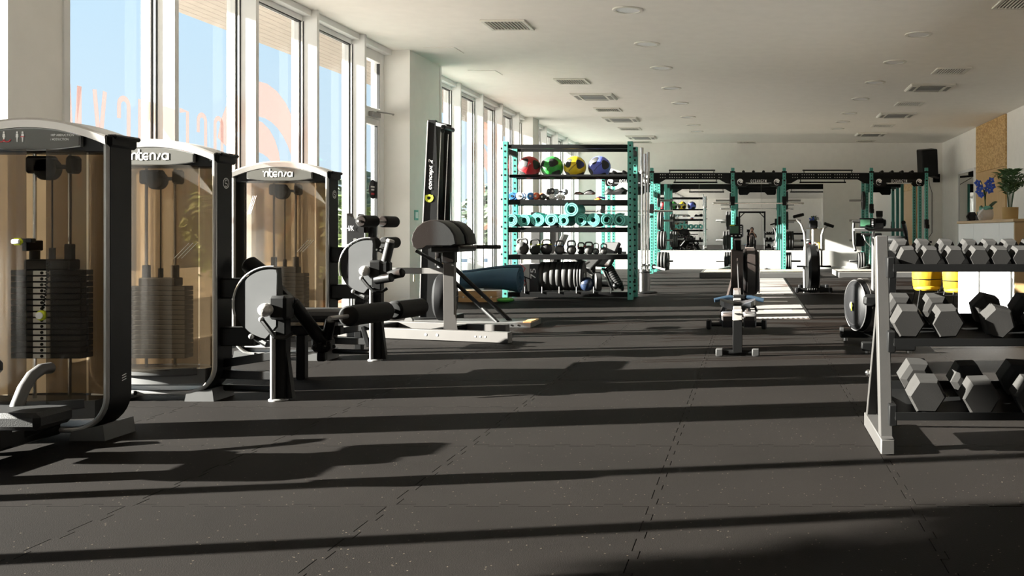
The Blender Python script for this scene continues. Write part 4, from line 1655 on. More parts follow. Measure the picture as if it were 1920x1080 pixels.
vinyl_db('royal blue vinyl dumbbell at the post end of the second shelf', 963, M['vinylblue'], .058)
vinyl_db('round white vinyl dumbbell beside the royal blue one', 977.5, M['vinylwhite'], .058)
vinyl_db('dark dumbbell with a blue rim between the white and the red ones', 995.5, M['vinylblue'], .058, .15)
vinyl_db('orange red vinyl dumbbell on the second shelf', 1011, M['vinylred'], .055, -.25)
vinyl_db('black vinyl dumbbell beside the orange red one', 1023.5, M['iron'], .048, -.3)
vinyl_db('white dumbbell lying under the stacked black one', 1037, M['vinylwhite'], .045)
vinyl_db('white dumbbell lying under the stacked grey one', 1052, M['vinylwhite'], .043)
vinyl_db('black round dumbbell stacked on top of two white ones', 1031.5, M['iron'], .048, .5, z=1.453 + .13)
vinyl_db('grey blue dumbbell stacked on top of two white ones', 1051, M['vinylgrey'], .045, -.7, z=1.453 + .125)


def lump(name, label, cat, pts, m, y=13.8, th=.2):
    """soft flattened heap with an outline in the x-z plane"""
    o = Vector((sum(p[0] for p in pts) / len(pts), y, min(p[1] for p in pts)))
    n = len(pts)
    cz = sum(p[1] for p in pts) / n
    cx = sum(p[0] for p in pts) / n
    rows = []
    for f, s in ((-.5, .35), (-.42, .75), (-.25, .96), (0, 1), (.25, .96), (.42, .75), (.5, .35)):
        z0 = min(p[1] for p in pts)
        rows.append([(cx + (p[0] - cx) * (.5 + .5 * s), y + f * th, z0 + (p[1] - z0) * s) for p in pts + pts[:1]])
    b = MB().use(m)
    b.sheet(rows)
    b.add(rows[0][:-1], [list(range(n))])
    b.add(rows[-1][:-1], [list(range(n))[::-1]])
    return single(name, b, label, cat, origin=o)


pz = lambda x, y, D=13.8: ((x - CX) / F * D, 1 + (CY - y) / F * D)
lump('sandbag', 'brownish soft sandbag lying flat on the second shelf', 'bag', [pz(*p) for p in ((1077, 364.6), (1093, 364.6), (1094, 362), (1088, 359.5), (1080, 360))], mat('bag_brown', (.14, .08, .07), .8))
lump('padded_shoe', 'dark grey peaked pad on the second shelf beside the orange cone', 'pad', [pz(*p) for p in ((1095, 364.6), (1114, 364.6), (1116, 361), (1108, 355.5), (1102, 357), (1096, 361))], mat('pad_grey', (.05, .045, .045), .7))
t = Thing('marker_cone', 'flat orange marker cone on the second shelf', 'cone', (W(1122, 363, 13.72).x, 13.72, 1.453))
t.part('dish', t.mb(M['orange']).lathe([(.062, 0), (.058, .006), (.02, .032), (.012, .034)], n=20))
t.part('blue_strap', t.mb(M['ballblue']).tube([(-.06, .12, .02), (0, .13, .05), (.08, .12, .03)], .015, 8))
lump('strap_bag', 'heap of black straps and bags at the far end of the second shelf', 'bag', [pz(*p) for p in ((1133, 364.6), (1174, 364.6), (1176, 356), (1168, 351), (1160, 354), (1152, 357), (1146, 354), (1141, 353), (1136, 358))], M['vinyl'], th=.3)

# rolled exercise mats on the third shelf
mx_ = [960.5, 983.5, 1009, 1034.5, 1057.5, 1090, 1113.5, 1138.5, 1162.5]
for k, px in enumerate(mx_):
    b = MB().use(M['tealmat'])
    r1 = (.094, .092, .099, .092, .088, .094, .097, .093, .095)[k]
    tu = (2.6, 3.2, 3.4, 2.2, 2.6, 2.3, 3.6, 2.2, 2.0)[k]
    y0 = 13.53 + random.uniform(0, .05)
    roll(b, (W(px, 404, 13.6).x, y0, 1.054 + r1 + .012), (0, 1, 0), .58, .036, r1, tu, (r1 - .036) / tu * .72, n=18, phase=random.uniform(0, 6))
    single('rolled_yoga_mat', b, ['rolled teal mat against the window-side post of the third shelf', 'second teal mat roll from the window-side post', 'thickest teal mat roll, third from the window-side post',
                            'teal mat roll, fourth from the window-side post', 'teal mat roll half under the one stacked on top, window side', 'teal mat roll half under the one stacked on top, aisle side',
                            'teal mat roll with the tightest spiral, third from the aisle-side post', 'teal mat roll, second from the aisle-side post', 'rolled teal mat against the aisle-side post of the third shelf'][k],
           'mat', 'rolled teal mats on the third shelf', origin=(W(px, 404, 13.6).x, 13.6, 1.054))
b = MB().use(M['tealmat'])
roll(b, (W(1074, 385, 13.6).x, 13.5, 1.054 + .262), (0, 1, 0), .6, .052, .104, 2.0, .018, n=18, phase=1.0)
single('rolled_yoga_mat', b, 'loosely rolled teal mat stacked on top of the row', 'mat', 'rolled teal mats on the third shelf', origin=(W(1074, 385, 13.6).x, 13.6, 1.2))


def kettlebell(label, px, r, hh, m, D=13.74, ring=None):
    x = W(px, 460, D).x
    t = Thing('kettlebell', label, 'kettlebell', (x, D, .657), random.uniform(-.15, .15), group='kettlebells on the fourth shelf')
    b = t.mb(m)
    prof = [(0, 0), (r * .62, 0)] + [(r * math.cos(math.radians(a)), r * .86 + r * math.sin(math.radians(a))) for a in range(-55, 81, 12)] + [(0, r * 1.84)]
    b.lathe(prof, n=24)
    t.part('bell', b)
    b = t.mb(m)
    w = r * .72
    top = hh
    zz = r * 1.45
    pts = [(-w * .85, 0, zz)] + [(w * x_, 0, zz + (top - zz) * z_) for x_, z_ in ((-1.02, .3), (-1.05, .6), (-.9, .88), (-.55, 1), (0, 1.02), (.55, 1), (.9, .88), (1.05, .6), (1.02, .3))] + [(w * .85, 0, zz)]
    b.tube(pts, [r * .2] * 2 + [r * .17] * 7 + [r * .2] * 2, 10)
    h = t.part('handle', b)
    if ring is not None:
        b = t.mb(ring)
        for s in (-1, 1):
            b.cyl((s * w * 1.0, 0, zz + (top - zz) * .22), (s * w * 1.03, 0, zz + (top - zz) * .34), r * .235, 10)
        t.part('colour_band', b, h)


kettlebell('largest black kettlebell, at the window-side end of the shelf', 979.5, .098, .225, M['iron'])
kettlebell('grey kettlebell with yellow bands beside the largest one', 1003, .082, .215, M['bumper'], ring=M['lime'])
kettlebell('grey kettlebell with yellow bands, third from the window-side end', 1024.5, .085, .21, M['bumper'], ring=M['lime'], D=13.80)
kettlebell('silver-faced kettlebell with blue bands, fourth along the shelf', 1049.5, .073, .195, M['steelgrey'], ring=M['vinylblue'])
kettlebell('silver-faced kettlebell with pale blue bands, fifth along the shelf', 1071.5, .074, .195, M['steelgrey'], ring=M['vinylgrey'])
kettlebell('small black kettlebell set behind, with a red band', 1089.5, .06, .165, M['iron'], D=13.88, ring=M['red'])
kettlebell('silver-faced kettlebell with red bands, seventh along the shelf', 1104, .070, .175, M['steelgrey'], ring=M['red'])
kettlebell('slim pale kettlebell beside the red banded one', 1117.5, .05, .16, M['discgrey'])
kettlebell('smallest kettlebell, at the aisle-side end of the shelf', 1132, .056, .15, M['steelgrey'])
t = Thing('band_roller', 'small black peg roller at the aisle-side end of the kettlebell shelf', 'roller', (W(1162, 465, 13.8).x, 13.8, .657))
t.part('body', t.mb(M['foam']).lathe([(0, 0), (.03, 0), (.035, .02), (.035, .08), (.028, .1), (0, .1)], n=16))
t.part('cap', t.mb(M['silver']).box((.07, -.05, .02), (.07, .05, .04), .01))

# the lowest shelf
t = Thing('jump_box', 'black and grey printed plyometric box standing on the lowest shelf', 'box', (W(994, 520, 13.78).x, 13.85, .115))
b = t.mb(M['boxgrey']).bx(-.14, .02, -.2, .2, .0, .40, .006)
t.part('grey_side', b)
b = t.mb(M['boxdark']).bx(.02, .15, -.2, .2, 0, .40, .006)
dk = t.part('dark_side', b)
b = t.mb(M['print'])
text_mb(b, '75', (.075, -.202, .26), (0, 0, 1), (-1, 0, 0), .075, .15)
t.part('number_print', b, dk)
b = t.mb(M['printred'])
ribbon(b, [(-.12, .40), (-.04, .34), (-.10, .22), (-.02, .12), (-.05, .10)], .014, (0, -.2015, 0), (1, 0, 0), (0, 0, 1), (0, -.001, 0))
t.part('red_line_print', b)
t = Thing('wire_stand', 'thin black bent wire stand in front of the plyometric box', 'stand', (W(984, 530, 13.62).x, 13.64, .115))
b = t.mb(M['black'])
b.tube([(-.06, 0, 0), (-.04, 0, .22), (-.1, 0, .25)], .008, 6)
b.tube([(.03, 0, 0), (.0, 0, .2), (.08, 0, .18)], .008, 6)
b.tube([(-.1, 0, .25), (.08, 0, .18)], .008, 6)
t.part('wire', b)
bp = None


def bumper_plate(name='bumper_plate'):
    t = Thing(name, '', 'weight plate', (0, 0, 0))
    th, R = .5, 1.0
    b = t.mb(M['bumper'])
    b.lathe([(.12, -th), (.3, -th), (.3, -th * .7), (.78, -th * .7), (.80, -th), (.95, -th), (1, -th * .8), (1, th * .8), (.95, th), (.8, th), (.78, th * .7), (.3, th * .7), (.3, th), (.12, th)], (0, 0, 0), (1, 0, 0), 30)
    t.part('tyre', b)
    b = t.mb(M['silver'])
    b.lathe([(.115, -th * .95), (.125, -th * 1.02), (.20, -th * 1.02), (.20, th * 1.02), (.125, th * 1.02), (.115, th * .95)], (0, 0, 0), (1, 0, 0), 20)
    t.part('hub_ring', b)
    return t


BP = bumper_plate()
used = [False]


def plate(x, y, z, R, th, label, group):
    if not used[0]:
        used[0] = True
        o = BP.o
        o.location = (x, y, z)
        o['label'] = label
        o['group'] = group
    else:
        o = dup(BP.o, (x, y, z), label=label, group=group)
    o.scale = (th, R, R)


xa = W(1014, 520, 13.82).x
nrow = ['first', 'second', 'third', 'fourth', 'fifth', 'sixth', 'seventh', 'eighth']
for k, w_ in enumerate((.075, .09, .085, .08)):
    plate(xa + w_ / 2, 13.82, .115 + .215, .213, w_ - .003, 'dark rubber plate on edge, %s from the plyometric box, before the gap' % nrow[k], 'plates on the lowest shelf')
    xa += w_
xa += .012
for k, w_ in enumerate((.095, .08, .045, .04, .045)):
    plate(xa + w_ / 2, 13.82, .115 + .218, .216, w_ - .003, 'dark rubber plate on edge, %s after the gap on the lowest shelf' % nrow[k], 'plates on the lowest shelf')
    xa += w_
t = Thing('slam_ball', 'shiny dark blue ball beside the plates on the lowest shelf', 'ball', (W(1101, 530, 13.7).x, 13.7, .115 + .105))
t.part('shell', t.mb(mat('slam_blue', (.012, .022, .05), .3)).sphere((0, 0, 0), .105, 28, 18))
t.part('seam', t.mb(M['black']).tube([(.1055 * math.cos(a * PI / 16), .1055 * math.sin(a * PI / 16), 0) for a in range(32)], .002, 5, closed=True))
t = Thing('ab_wheel', 'black rubber wheel with chrome rim beside the blue ball', 'wheel', (W(1121, 525, 13.72).x, 13.72, .115 + .14))
t.part('tyre', t.mb(M['rubberblack']).lathe([(.09, -.05), (.125, -.05), (.14, -.03), (.14, .03), (.125, .05), (.09, .05)], (0, 0, 0), (1, .25, 0), 28))
t.part('rim', t.mb(M['silver']).lathe([(.02, -.02), (.095, -.035), (.095, .035), (.02, .02)], (0, 0, 0), (1, .25, 0), 24))
t = Thing('foam_roller', 'black ribbed foam roller leaning at the aisle-side end of the lowest shelf', 'roller', (W(1152, 530, 13.7).x, 13.7, .115))
p0, p1 = Vector((.08, -.02, .07)), Vector((-.09, .02, .36))
t.part('core', t.mb(M['foam']).cyl(p0, p1, .062, 22, .012))
b = t.mb(M['rubberblack'])
for k in range(9):
    q_ = p0.lerp(p1, .1 + .1 * k)
    b.cyl(q_, q_ + (p1 - p0).normalized() * .012, .066, 22)
t.part('ribs', b)
t = Thing('row_handle', 'silver and black triangular cable handles leaning beside the foam roller', 'handle', (W(1137, 530, 13.66).x, 13.66, .115))
t.part('side_bar', t.mb(M['silver']).bar((.08, 0, .01), (-.06, 0, .33), .035, .02))
t.part('side_bar', t.mb(M['black']).bar((.10, .01, .01), (-.03, .01, .30), .025, .02))
t.part('cross_grip', t.mb(M['foam']).cyl((-.07, 0, .33), (.02, .02, .31), .018, 10))
t = Thing('weight_clip', 'heap of small black clamps at the foot of the foam roller', 'clamp', (W(1164, 545, 13.66).x, 13.66, .115))
for k in range(4):
    a = k * 1.3
    t.part('clamp_ring', t.mb(M['blackplastic']).lathe([(.028, -.015), (.045, -.015), (.045, .015), (.028, .015), (.028, -.015)], (.05 * math.cos(a) - .03, .05 * math.sin(a), .05 + .012 * k), (math.cos(a), .4, math.sin(a)), 14))
t = Thing('folded_bench', 'black incline bench frame stowed beneath the kettlebell shelf, behind the blue ball', 'bench', (W(1100, 480, 14.4).x, 14.6, 0), world=True)
t.part('back_pad', t.mb(M['vinyl']).bar(W(1098, 505, 14.45), W(1128, 476, 14.7), .26, .06, .015))
t.part('rail', t.mb(M['silver']).bar(W(1065, 480, 14.5), W(1112, 515, 14.5), .05, .04))
t.part('seat_pad', t.mb(M['vinyl']).bar(W(1068, 497, 14.5), W(1098, 505, 14.5), .26, .06, .015))
t.part('leg', t.mb(M['black']).bar((W(1085, 520, 14.5).x, 14.5, 0), W(1095, 505, 14.5), .05, .05))
t.part('foot', t.mb(M['black']).bar((W(1068, 500, 14.5).x, 14.4, .03), (W(1068, 500, 14.5).x, 14.7, .03), .05, .05))

# upright barbells in a floor holder
t = Thing('barbell_holder', 'round black floor holder keeping barbells upright behind the storage rack', 'holder', (W(1209, 530, 15).x, 15.0, 0))
t.part('base', t.mb(M['black']).lathe([(0, 0), (.2, 0), (.2, .02), (.18, .03), (0, .03)], n=28))
for dx, dy in ((-.045, 0), (.045, .02), (.0, .1)):
    t.part('sleeve_tube', t.mb(M['silver']).lathe([(.032, .03), (.036, .03), (.036, .38), (.032, .38)], (dx, dy, 0), (0, 0, 1), 14))
t.part('collar_ring', t.mb(M['black']).lathe([(.095, .33), (.11, .33), (.11, .345), (.095, .345), (.095, .33)], (0, .03, 0), (0, 0, 1), 24))


def barbell(label, p0, d, L=2.2, group=None):
    d = Vector(d).normalized()
    t = Thing('barbell', label, 'barbell', p0, group=group)
    sh = t.part('shaft', t.mb(M['chrome']).cyl(d * .40, d * (L - .40), .014, 12))
    for a, c in ((0, .40), (L - .40, L)):
        t.part('sleeve', t.mb(M['chrome']).cyl(d * a, d * c, .025, 16, .004))
        q_ = c if a == 0 else a
        t.part('collar', t.mb(M['silver']).cyl(d * (q_ - .02), d * (q_ + .02), .038, 16, .004))
    return t


hx = W(1209, 530, 15).x
barbell('upright chrome barbell in the floor holder, nearest the rack post', (hx - .045, 15.0, .05), (0, 0, 1), 2.29)
barbell('upright chrome barbell in the floor holder, nearest the aisle', (hx + .045, 15.02, .05), (.003, 0, 1), 2.22)
barbell('upright chrome barbell standing behind the other two in the holder', (hx, 15.1, .05), (-.002, 0, 1), 2.2)

# machines half hidden behind the storage rack
t = Thing('cable_column', 'dark grey cable machine column seen behind the kettlebells', 'exercise machine', (W(1006, 500, 18).x, 18, 0), world=True)
xc = W(1006, 500, 18).x
t.part('column', t.mb(M['steelgrey']).bx(xc - .09, xc + .09, 17.9, 18.2, .05, 1.18, .01))
t.part('screen', t.mb(M['blackplastic']).box((xc, 17.9, 1.25), (.18, .05, .22), .015))
t.part('second_column', t.mb(M['steelgrey']).bx(xc + .28, xc + .44, 17.95, 18.15, .05, 1.1, .01))
t.part('second_screen', t.mb(M['blackplastic']).box((xc + .36, 17.9, 1.16), (.15, .05, .2), .015))
t.part('base', t.mb(M['black']).bx(xc - .3, xc + .7, 17.7, 18.4, 0, .06, .01))
t.part('link_bar', t.mb(M['black']).bx(xc + .09, xc + .28, 18.0, 18.08, .5, .58, .005))
t = Thing('leg_press', 'black angled leg press frame seen behind the storage rack', 'exercise machine', (W(1090, 500, 17).x, 17, 0), world=True)
t.part('rail', t.mb(M['black']).bar(W(1050, 472, 17), W(1110, 500, 17), .10, .08))
t.part('back_pad', t.mb(M['vinyl']).bar(W(1130, 500, 17), W(1150, 455, 17.2), .4, .08, .02))
t.part('foot_plate', t.mb(M['steelgrey']).bar(W(1035, 500, 17), W(1060, 440, 17), .4, .05))
t.part('base', t.mb(M['black']).bx(W(1030, 500, 17).x, W(1165, 500, 17).x, 16.9, 17.2, 0, .09, .008))
t.part('post', t.mb(M['black']).bx(W(1110, 500, 17).x, W(1116, 500, 17).x, 17, 17.06, .09, W(0, 497, 17).z, .004))
t.part('post', t.mb(M['black']).bx(W(1044, 500, 17).x, W(1050, 500, 17).x, 17, 17.06, .09, W(0, 470, 17).z, .004))

# ================================================================== TEAL RIG ON THE BACK WALL
FY, MY, RY = 21.9, 22.75, 23.55
HT = 2.48
t = Thing('power_rack', 'long teal and black power rack with three bays along the back wall', 'power rack', (0, 22.5, 0), world=True)
PX = {'a0': -3.49, 'a1': -2.35, 'b0': -.45, 'b1': .757, 'c0': 2.80, 'c1': 4.09}
for k, x in PX.items():
    rig_post(t, x, FY, HT, step=.07, r=.013)
    for y in ((MY, RY)):
        rig_post(t, x, y, HT - .13, step=.07, r=.013)
    b = t.mb(M['black'])
    b.bx(x - .036, x + .036, FY + .04, RY - .04, 2.20, 2.33, .005)
    t.part('side_beam', b)
    b = t.mb(M['black'])
    b.bx(x - .06, x + .06, FY - .05, FY - .038, 2.36, 2.40, .003)
    b.cyl((x, FY - .055, 2.18), (x, FY + .05, 2.18), .022, 10)
    t.part('bolt_plate', b)
for a, c in (('a0', 'a1'), ('b0', 'b1'), ('c0', 'c1')):
    x0, x1 = PX[a], PX[c]
    xm = (x0 + x1) / 2
    b = t.mb(M['black'])
    b.bx(x0 + .04, x1 - .04, FY - .03, FY + .03, 2.215, 2.375, .006)
    bm = t.part('front_beam', b)
    b = t.mb(M['black'])
    for k in range(4):
        b.cyl((x0 + .25 + .235 * k, FY - .06, 2.385), (x0 + .25 + .235 * k, FY + .3, 2.385), .035, 12, .006)
    t.part('multi_grip', b, bm)
    b = t.mb(M['black'])
    hw = (x1 - x0) / 2 - .055
    b.prism([(-hw, .0), (hw, .0), (hw, -.13), (hw - .03, -.18), (hw - .26, -.18), (hw - .33, -.105), (-hw + .33, -.105), (-hw + .26, -.18), (-hw + .03, -.18), (-hw, -.13)], (xm, FY - .045, 2.225), (1, 0, 0), (0, 0, 1), (0, .012, 0))
    pl = t.part('name_plate', b, label='black plate with a white gym name between two wave emblems')
    b = t.mb(M['print'])
    text_mb(b, 'OCEANGYM', (xm, FY - .047, 2.168), (1, 0, 0), (0, 0, 1), .075, .37, spacing=1.5, bold=.01)
    b.bx(xm - .30, xm + .30, FY - .049, FY - .047, 2.118, 2.126)
    t.part('lettering', b, pl)
    for s in (-1, 1):
        b = t.mb(M['print'])
        wave_logo(b, .078, (xm + s * (hw - .12), FY - .047, 2.14), (1, 0, 0), (0, 0, 1), (0, -.002, 0))
        t.part('wave_emblem', b, pl)
    b = t.mb(M['black']).bx(x0 + .04, x1 - .04, RY - .03, RY + .03, 2.2, 2.32, .005)
    t.part('rear_beam', b)
for a, c, (u0, u1), (l0, l1) in (('a1', 'b0', (1255, 1338), (1266, 1343)), ('b1', 'c0', (1508, 1598), (1501, 1583))):
    x0, x1 = PX[a], PX[c]
    b = t.mb(M['black'])
    b.bx(x0 + .04, x1 - .04, FY + .02, FY + .09, 2.21, 2.365, .005)
    for s, xx in ((1, x0 + .045), (-1, x1 - .045)):
        b.prism([(0, 0), (s * .30, 0), (s * .12, -.10), (0, -.12)], (xx, FY + .0, 2.22), (1, 0, 0), (0, 0, 1), (0, .014, 0))
    bm = t.part('bridge_beam', b)
    b = t.mb(M['vent'])
    n = int((x1 - x0 - .4) / .055)
    for k in range(n):
        if k % 7 == 3:
            continue
        for z in (2.255, 2.32):
            b.lathe([(0, 0), (.010, 0)], (x0 + .2 + .055 * k, FY + .0185, z), (0, -1, 0), 6)
    t.part('peg_holes', b, bm, kind='stuff', flat=True)
    for q0, q1, z, z2, yy in ((u0, u1, 2.435, 2.36, FY + .2), (l0, l1, 2.135, 2.22, FY - .1)):
        xa, xb = (q0 - CX) / F * FY, (q1 - CX) / F * FY
        b = t.mb(M['black'])
        b.tube([(xa - .03, yy, z), (xb + .03, yy, z)], .018, 10)
        for xx in (xa, xb):
            b.bar((xx, yy, z), (xx, FY + .06, z2), .02, .015, .002)
        t.part('pull_up_bar', b)
# cups for the bars
for x, z in ((PX['a0'], 1.46), (PX['a1'], 1.46), (PX['b0'], 1.64), (PX['b1'], 1.64), (PX['c0'], 1.46), (PX['c1'], 1.1)):
    b = t.mb(M['black'])
    b.bx(x - .05, x + .05, FY - .055, FY + .03, z - .03, z + .17, .006)
    b.bx(x - .045, x + .045, FY - .15, FY - .05, z - .045, z - .02, .004)
    b.bx(x - .045, x + .045, FY - .16, FY - .14, z - .04, z + .05, .004)
    t.part('bar_cup', b)
for x, z in ((PX['b0'] + .09, 1.22), (PX['b1'] - .09, 1.22)):
    b = t.mb(M['black'])
    b.bx(x - .03, x + .03, MY - .06, MY + .05, z - .07, z + .13, .006)
    t.part('safety_bracket', b)
b = t.mb(M['black'])
b.bx(PX['c0'] + .1, PX['c0'] + .26, FY - .08, FY - .02, 1.33, 1.47, .01)
b.use(M['discgrey']).bx(PX['c0'] + .11, PX['c0'] + .25, FY - .075, FY - .03, 1.18, 1.33, .01)
t.part('speaker_box', b)
# horns for plates
HORN = [('a1', 1, -2.35), ('b0', -1, -.45), ('b1', 1, .757), ('c0', -1, 2.80)]
LEV = [1.74, 1.25, .77, .265]
for k, s, x in HORN:
    for z in LEV:
        b = t.mb(M['silver'])
        b.cyl((x + s * .03, MY, z), (x + s * .43, MY, z), .024, 12, .003)
        b.use(M['black']).cyl((x + s * .035, MY, z), (x + s * .055, MY, z), .04, 12)
        t.part('plate_horn', b)
for x, s in ((-2.31, 1), (-.5, -1), (2.74, -1)):
    b = t.mb(M['silver'])
    b.cyl((x, FY - .02, .16), (x + s * .30, FY - .25, .10), .025, 10, .003)
    b.use(M['black']).box((x, FY, .16), (.09, .09, .12), .012)
    t.part('landmine_tube', b)
WHERE = {'a1': 'right of the first bay', 'b0': 'left of the middle bay', 'b1': 'right of the middle bay', 'c0': 'left of the last bay'}
LN = ['top', 'second', 'third', 'lowest']
STACK = {'a1': [[(.045, .17)], [(.07, .225), (.05, .225)], [(.07, .225), (.07, .225), (.06, .225)], [(.075, .225), (.075, .225), (.07, .225), (.06, .215)]],
         'b0': [[(.04, .19)], [(.07, .225), (.06, .225)], [(.07, .225), (.07, .225), (.06, .225)], [(.06, .225), (.06, .225), (.05, .225)]],
         'b1': [[(.035, .225), (.03, .225)], [(.04, .225), (.03, .225)], [(.075, .225), (.075, .225), (.05, .225)], [(.06, .225), (.05, .225), (.04, .225)]],
         'c0': [[(.04, .225), (.025, .225)], [], [(.04, .12)], [(.06, .225), (.06, .225), (.05, .215)]]}
for k, s, x in HORN:
    for li, st_ in enumerate(STACK[k]):
        off = .055
        nm = {1: ['single'], 2: ['inner', 'outer'], 3: ['inner', 'middle', 'outer'], 4: ['innermost', 'second', 'third', 'outermost']}.get(len(st_))
        for j, (th, R) in enumerate(st_):
            plate(x + s * (off + th / 2), MY, LEV[li], R, th - .003, '%s black weight plate on the %s horn %s' % (nm[j], LN[li], WHERE[k]), 'plates on the %s horn %s' % (LN[li], WHERE[k]))
            off += th
barbell('barbell resting across the cups of the middle rack bay', (-.91, FY - .105, 1.645), (1, 0, 0), 2.12)
barbell('barbell resting across the cups of the first rack bay, beside the upright bars', (-4.02, FY - .105, 1.465), (1, 0, 0), 2.17)

# lifting platforms and pale lane
for lab, x0, x1, y0, y1 in (('low wooden lifting platform in front of the middle rack bay', -1.11, 1.22, 19.7, 21.6), ('low wooden lifting platform in front of the last rack bay', 1.85, 4.15, 19.9, 21.6)):
    t = Thing('lifting_platform', lab, 'platform', ((x0 + x1) / 2, (y0 + y1) / 2, 0), world=True, group='lifting platforms')
    t.part('side_edge', t.mb(M['steelgrey']).bx(x0, x1, y0, y0 + .05, 0, .12, .01))
    t.part('side_edge', t.mb(M['steelgrey']).bx(x0, x0 + .05, y0 + .05, y1, 0, .12, .01))
    t.part('side_edge', t.mb(M['steelgrey']).bx(x1 - .05, x1, y0 + .05, y1, 0, .12, .01))
    t.part('wood_deck', t.mb(M['platform']).bx(x0 + .05, x1 - .05, y0 + .05, y1, .0, .115, .004))
t = Thing('sprint_lane', 'pale turf lane with dark edge leading to the middle platform', 'mat', (.27, 15, 0), world=True)
t.part('turf', t.mb(M['lane']).bx(-.12, .655, 10.55, 19.6, .0005, .006))
t.part('edge_strip', t.mb(M['black']).bx(.655, .685, 10.55, 19.6, .0005, .007))
b = t.mb(M['print'])
for k in range(11):
    b.bx(.02 + .058 * k, .05 + .058 * k, 10.58, 10.72, .006, .0068)
for k in range(4):
    b.bx(.15, .5, 11.6 + 1.5 * k, 11.75 + 1.5 * k, .006, .0068)
t.part('white_marks', b, kind='stuff')

# wall speaker
t = Thing('wall_speaker', 'black loudspeaker tilted down on a swivel bracket, high in the far corner', 'speaker', (4.25, 23.4, 2.6), world=True)
b = t.mb(M['black'])
R = Matrix.Rotation(.16, 3, 'X') @ Matrix.Rotation(-.07, 3, 'Y') @ Matrix.Rotation(.25, 3, 'Z')
b.box((4.36, 23.2, 2.70), (.42, .34, .66), .02, R)
cb = t.part('cabinet', b)
b = t.mb(M['blackplastic'])
b.box(Vector((4.36, 23.2, 2.70)) + R @ Vector((0, -.172, 0)), (.39, .01, .63), .004, R)
t.part('grille', b, cb)
b = t.mb(M['black'])
b.bar((4.40, 23.3, 2.38), (4.85, 24.3, 2.38), .05, .05)
b.box((4.82, 24.40, 2.38), (.18, .06, .22), .01)
t.part('bracket', b)
t.part('cable', t.mb(M['black']).tube([(4.45, 23.5, 2.34), (4.6, 24.2, 2.2), (4.72, 24.47, 2.0), (4.72, 24.48, .95), (4.60, 24.45, .78), (4.66, 24.42, .72)], .008, 6))
t.part('plug', t.mb(M['black']).sphere((4.68, 24.42, .71), .03, 10, 8))

# ================================================================== AIR BIKE
t = Thing('air_bike', 'chrome framed fan bike with swinging arms and red fan streaks, before the back wall', 'exercise bike', (.98, 15.2, 0), world=True)
D = 15.2
w = lambda x, y, dd=0.0: W(x, y, D + dd)
c = w(1521, 503, .05)
R = .40
b = t.mb(M['black'])
b.lathe([(.05, -.09), (R - .03, -.09), (R, -.05), (R, .05), (R - .03, .09), (.05, .09)], c, (1, .08, 0), 36)
fan = t.part('fan_cage', b)
b = t.mb(M['redplastic'])
for k in range(16):
    a = 2 * PI * k / 16
    if k not in (2, 3, 13, 14, 15):
        continue
    b.box(c + Vector((.0 + .012 * (k % 3 - 1), (R + .002) * math.cos(a), (R + .002) * math.sin(a))), (.022, .05, .05), .004, Matrix.Rotation(a, 3, 'X'))
t.part('red_blades', b, fan)
b = t.mb(M['brightsteel'])
for s in (-1, 1):
    pts = [(s * .05, R + .02), (s * .10, R - .0), (s * .12, .2), (s * .12, 0), (s * .115, -.3), (s * .11, -R - .02)]
    b.tube([c + Vector((p[0], -.12 if p[1] < .2 else -.05, p[1])) for p in pts], .020, 10)
t.part('fork', b)
b = t.mb(M['brightsteel'])
for k in range(-2, 3):
    b.tube([c + Vector((.036 * k, (R + .012) * math.cos(a), (R + .012) * math.sin(a))) for a in [math.radians(q) for q in range(-130, 60, 10)]][::1], .004, 6)
t.part('cage_wires', b, fan)
for s, pts, gp in ((-1, [(1494, 411), (1502, 420), (1508, 437), (1510, 460), (1510, 500)], ((1487, 407), (1507, 402))),
                   (1, [(1552, 423), (1545, 428), (1541, 440), (1540.5, 460), (1540.5, 500)], ((1545, 419), (1563, 425)))):
    a = t.part('swing_arm', t.mb(M['brightsteel']).tube([w(x, y, -.1) for x, y in pts], .019, 10))
    g0, g1 = w(*gp[0], -.1), w(*gp[1], -.1)
    t.part('grip', t.mb(M['foam']).cyl(g0 + Vector((0, -.03, 0)), g1, .026, 12, .006), a)
t.part('stem', t.mb(M['brightsteel']).tube([w(1524.5, 459, .1), w(1524.5, 430, .1)], .022, 10))
b = t.mb(M['blackplastic'])
b.box(w(1525, 421, .05), (.14, .05, .14), .02, Matrix.Rotation(-.2, 3, 'X'))
cs = t.part('console', b)
t.part('console_side', t.mb(M['deskwhite']).box(w(1536, 422, .1), (.045, .03, .13), .008), cs)
for x0, x1, y, dd in ((1494, 1557, 545, -.15), (1500, 1550, 541, .75)):
    p0, p1 = w(x0, y, dd), w(x1, y, dd)
    p0.z = p1.z = .05
    ft = t.part('foot_bar', t.mb(M['black']).cyl(p0, p1, .032, 12, .006))
    for p in (p0, p1):
        t.part('end_cap', t.mb(M['blackplastic']).box(p - Vector((0, 0, .005)), (.06, .09, .09), .015), ft)
b = t.mb(M['black'])
b.bx(c.x - .03, c.x + .03, D - .1, D + .85, .06, .12, .008)
t.part('main_rail', b)
for x0, x1, y in ((1493, 1508, 499), (1538, 1557, 499)):
    p = t.part('pedal', t.mb(M['black']).box((w((x0 + x1) / 2, y).x, D - .1, w(0, y).z), (abs(x1 - x0) / F * D, .1, .03), .006))
    t.part('crank', t.mb(M['silver']).cyl((w((x0 + x1) / 2, y).x, D - .06, w(0, y).z), (c.x, D + .1, .42), .014, 8))
b = t.mb(M['brightsteel'])
b.tube([(c.x, D + .45, .1), (c.x, D + .5, .78)], .025, 10)
t.part('seat_post', b)
t.part('saddle', t.mb(M['vinyl']).sphere((c.x, D + .5, .81), .12, 16, 8, (.8, 1.2, .35)))

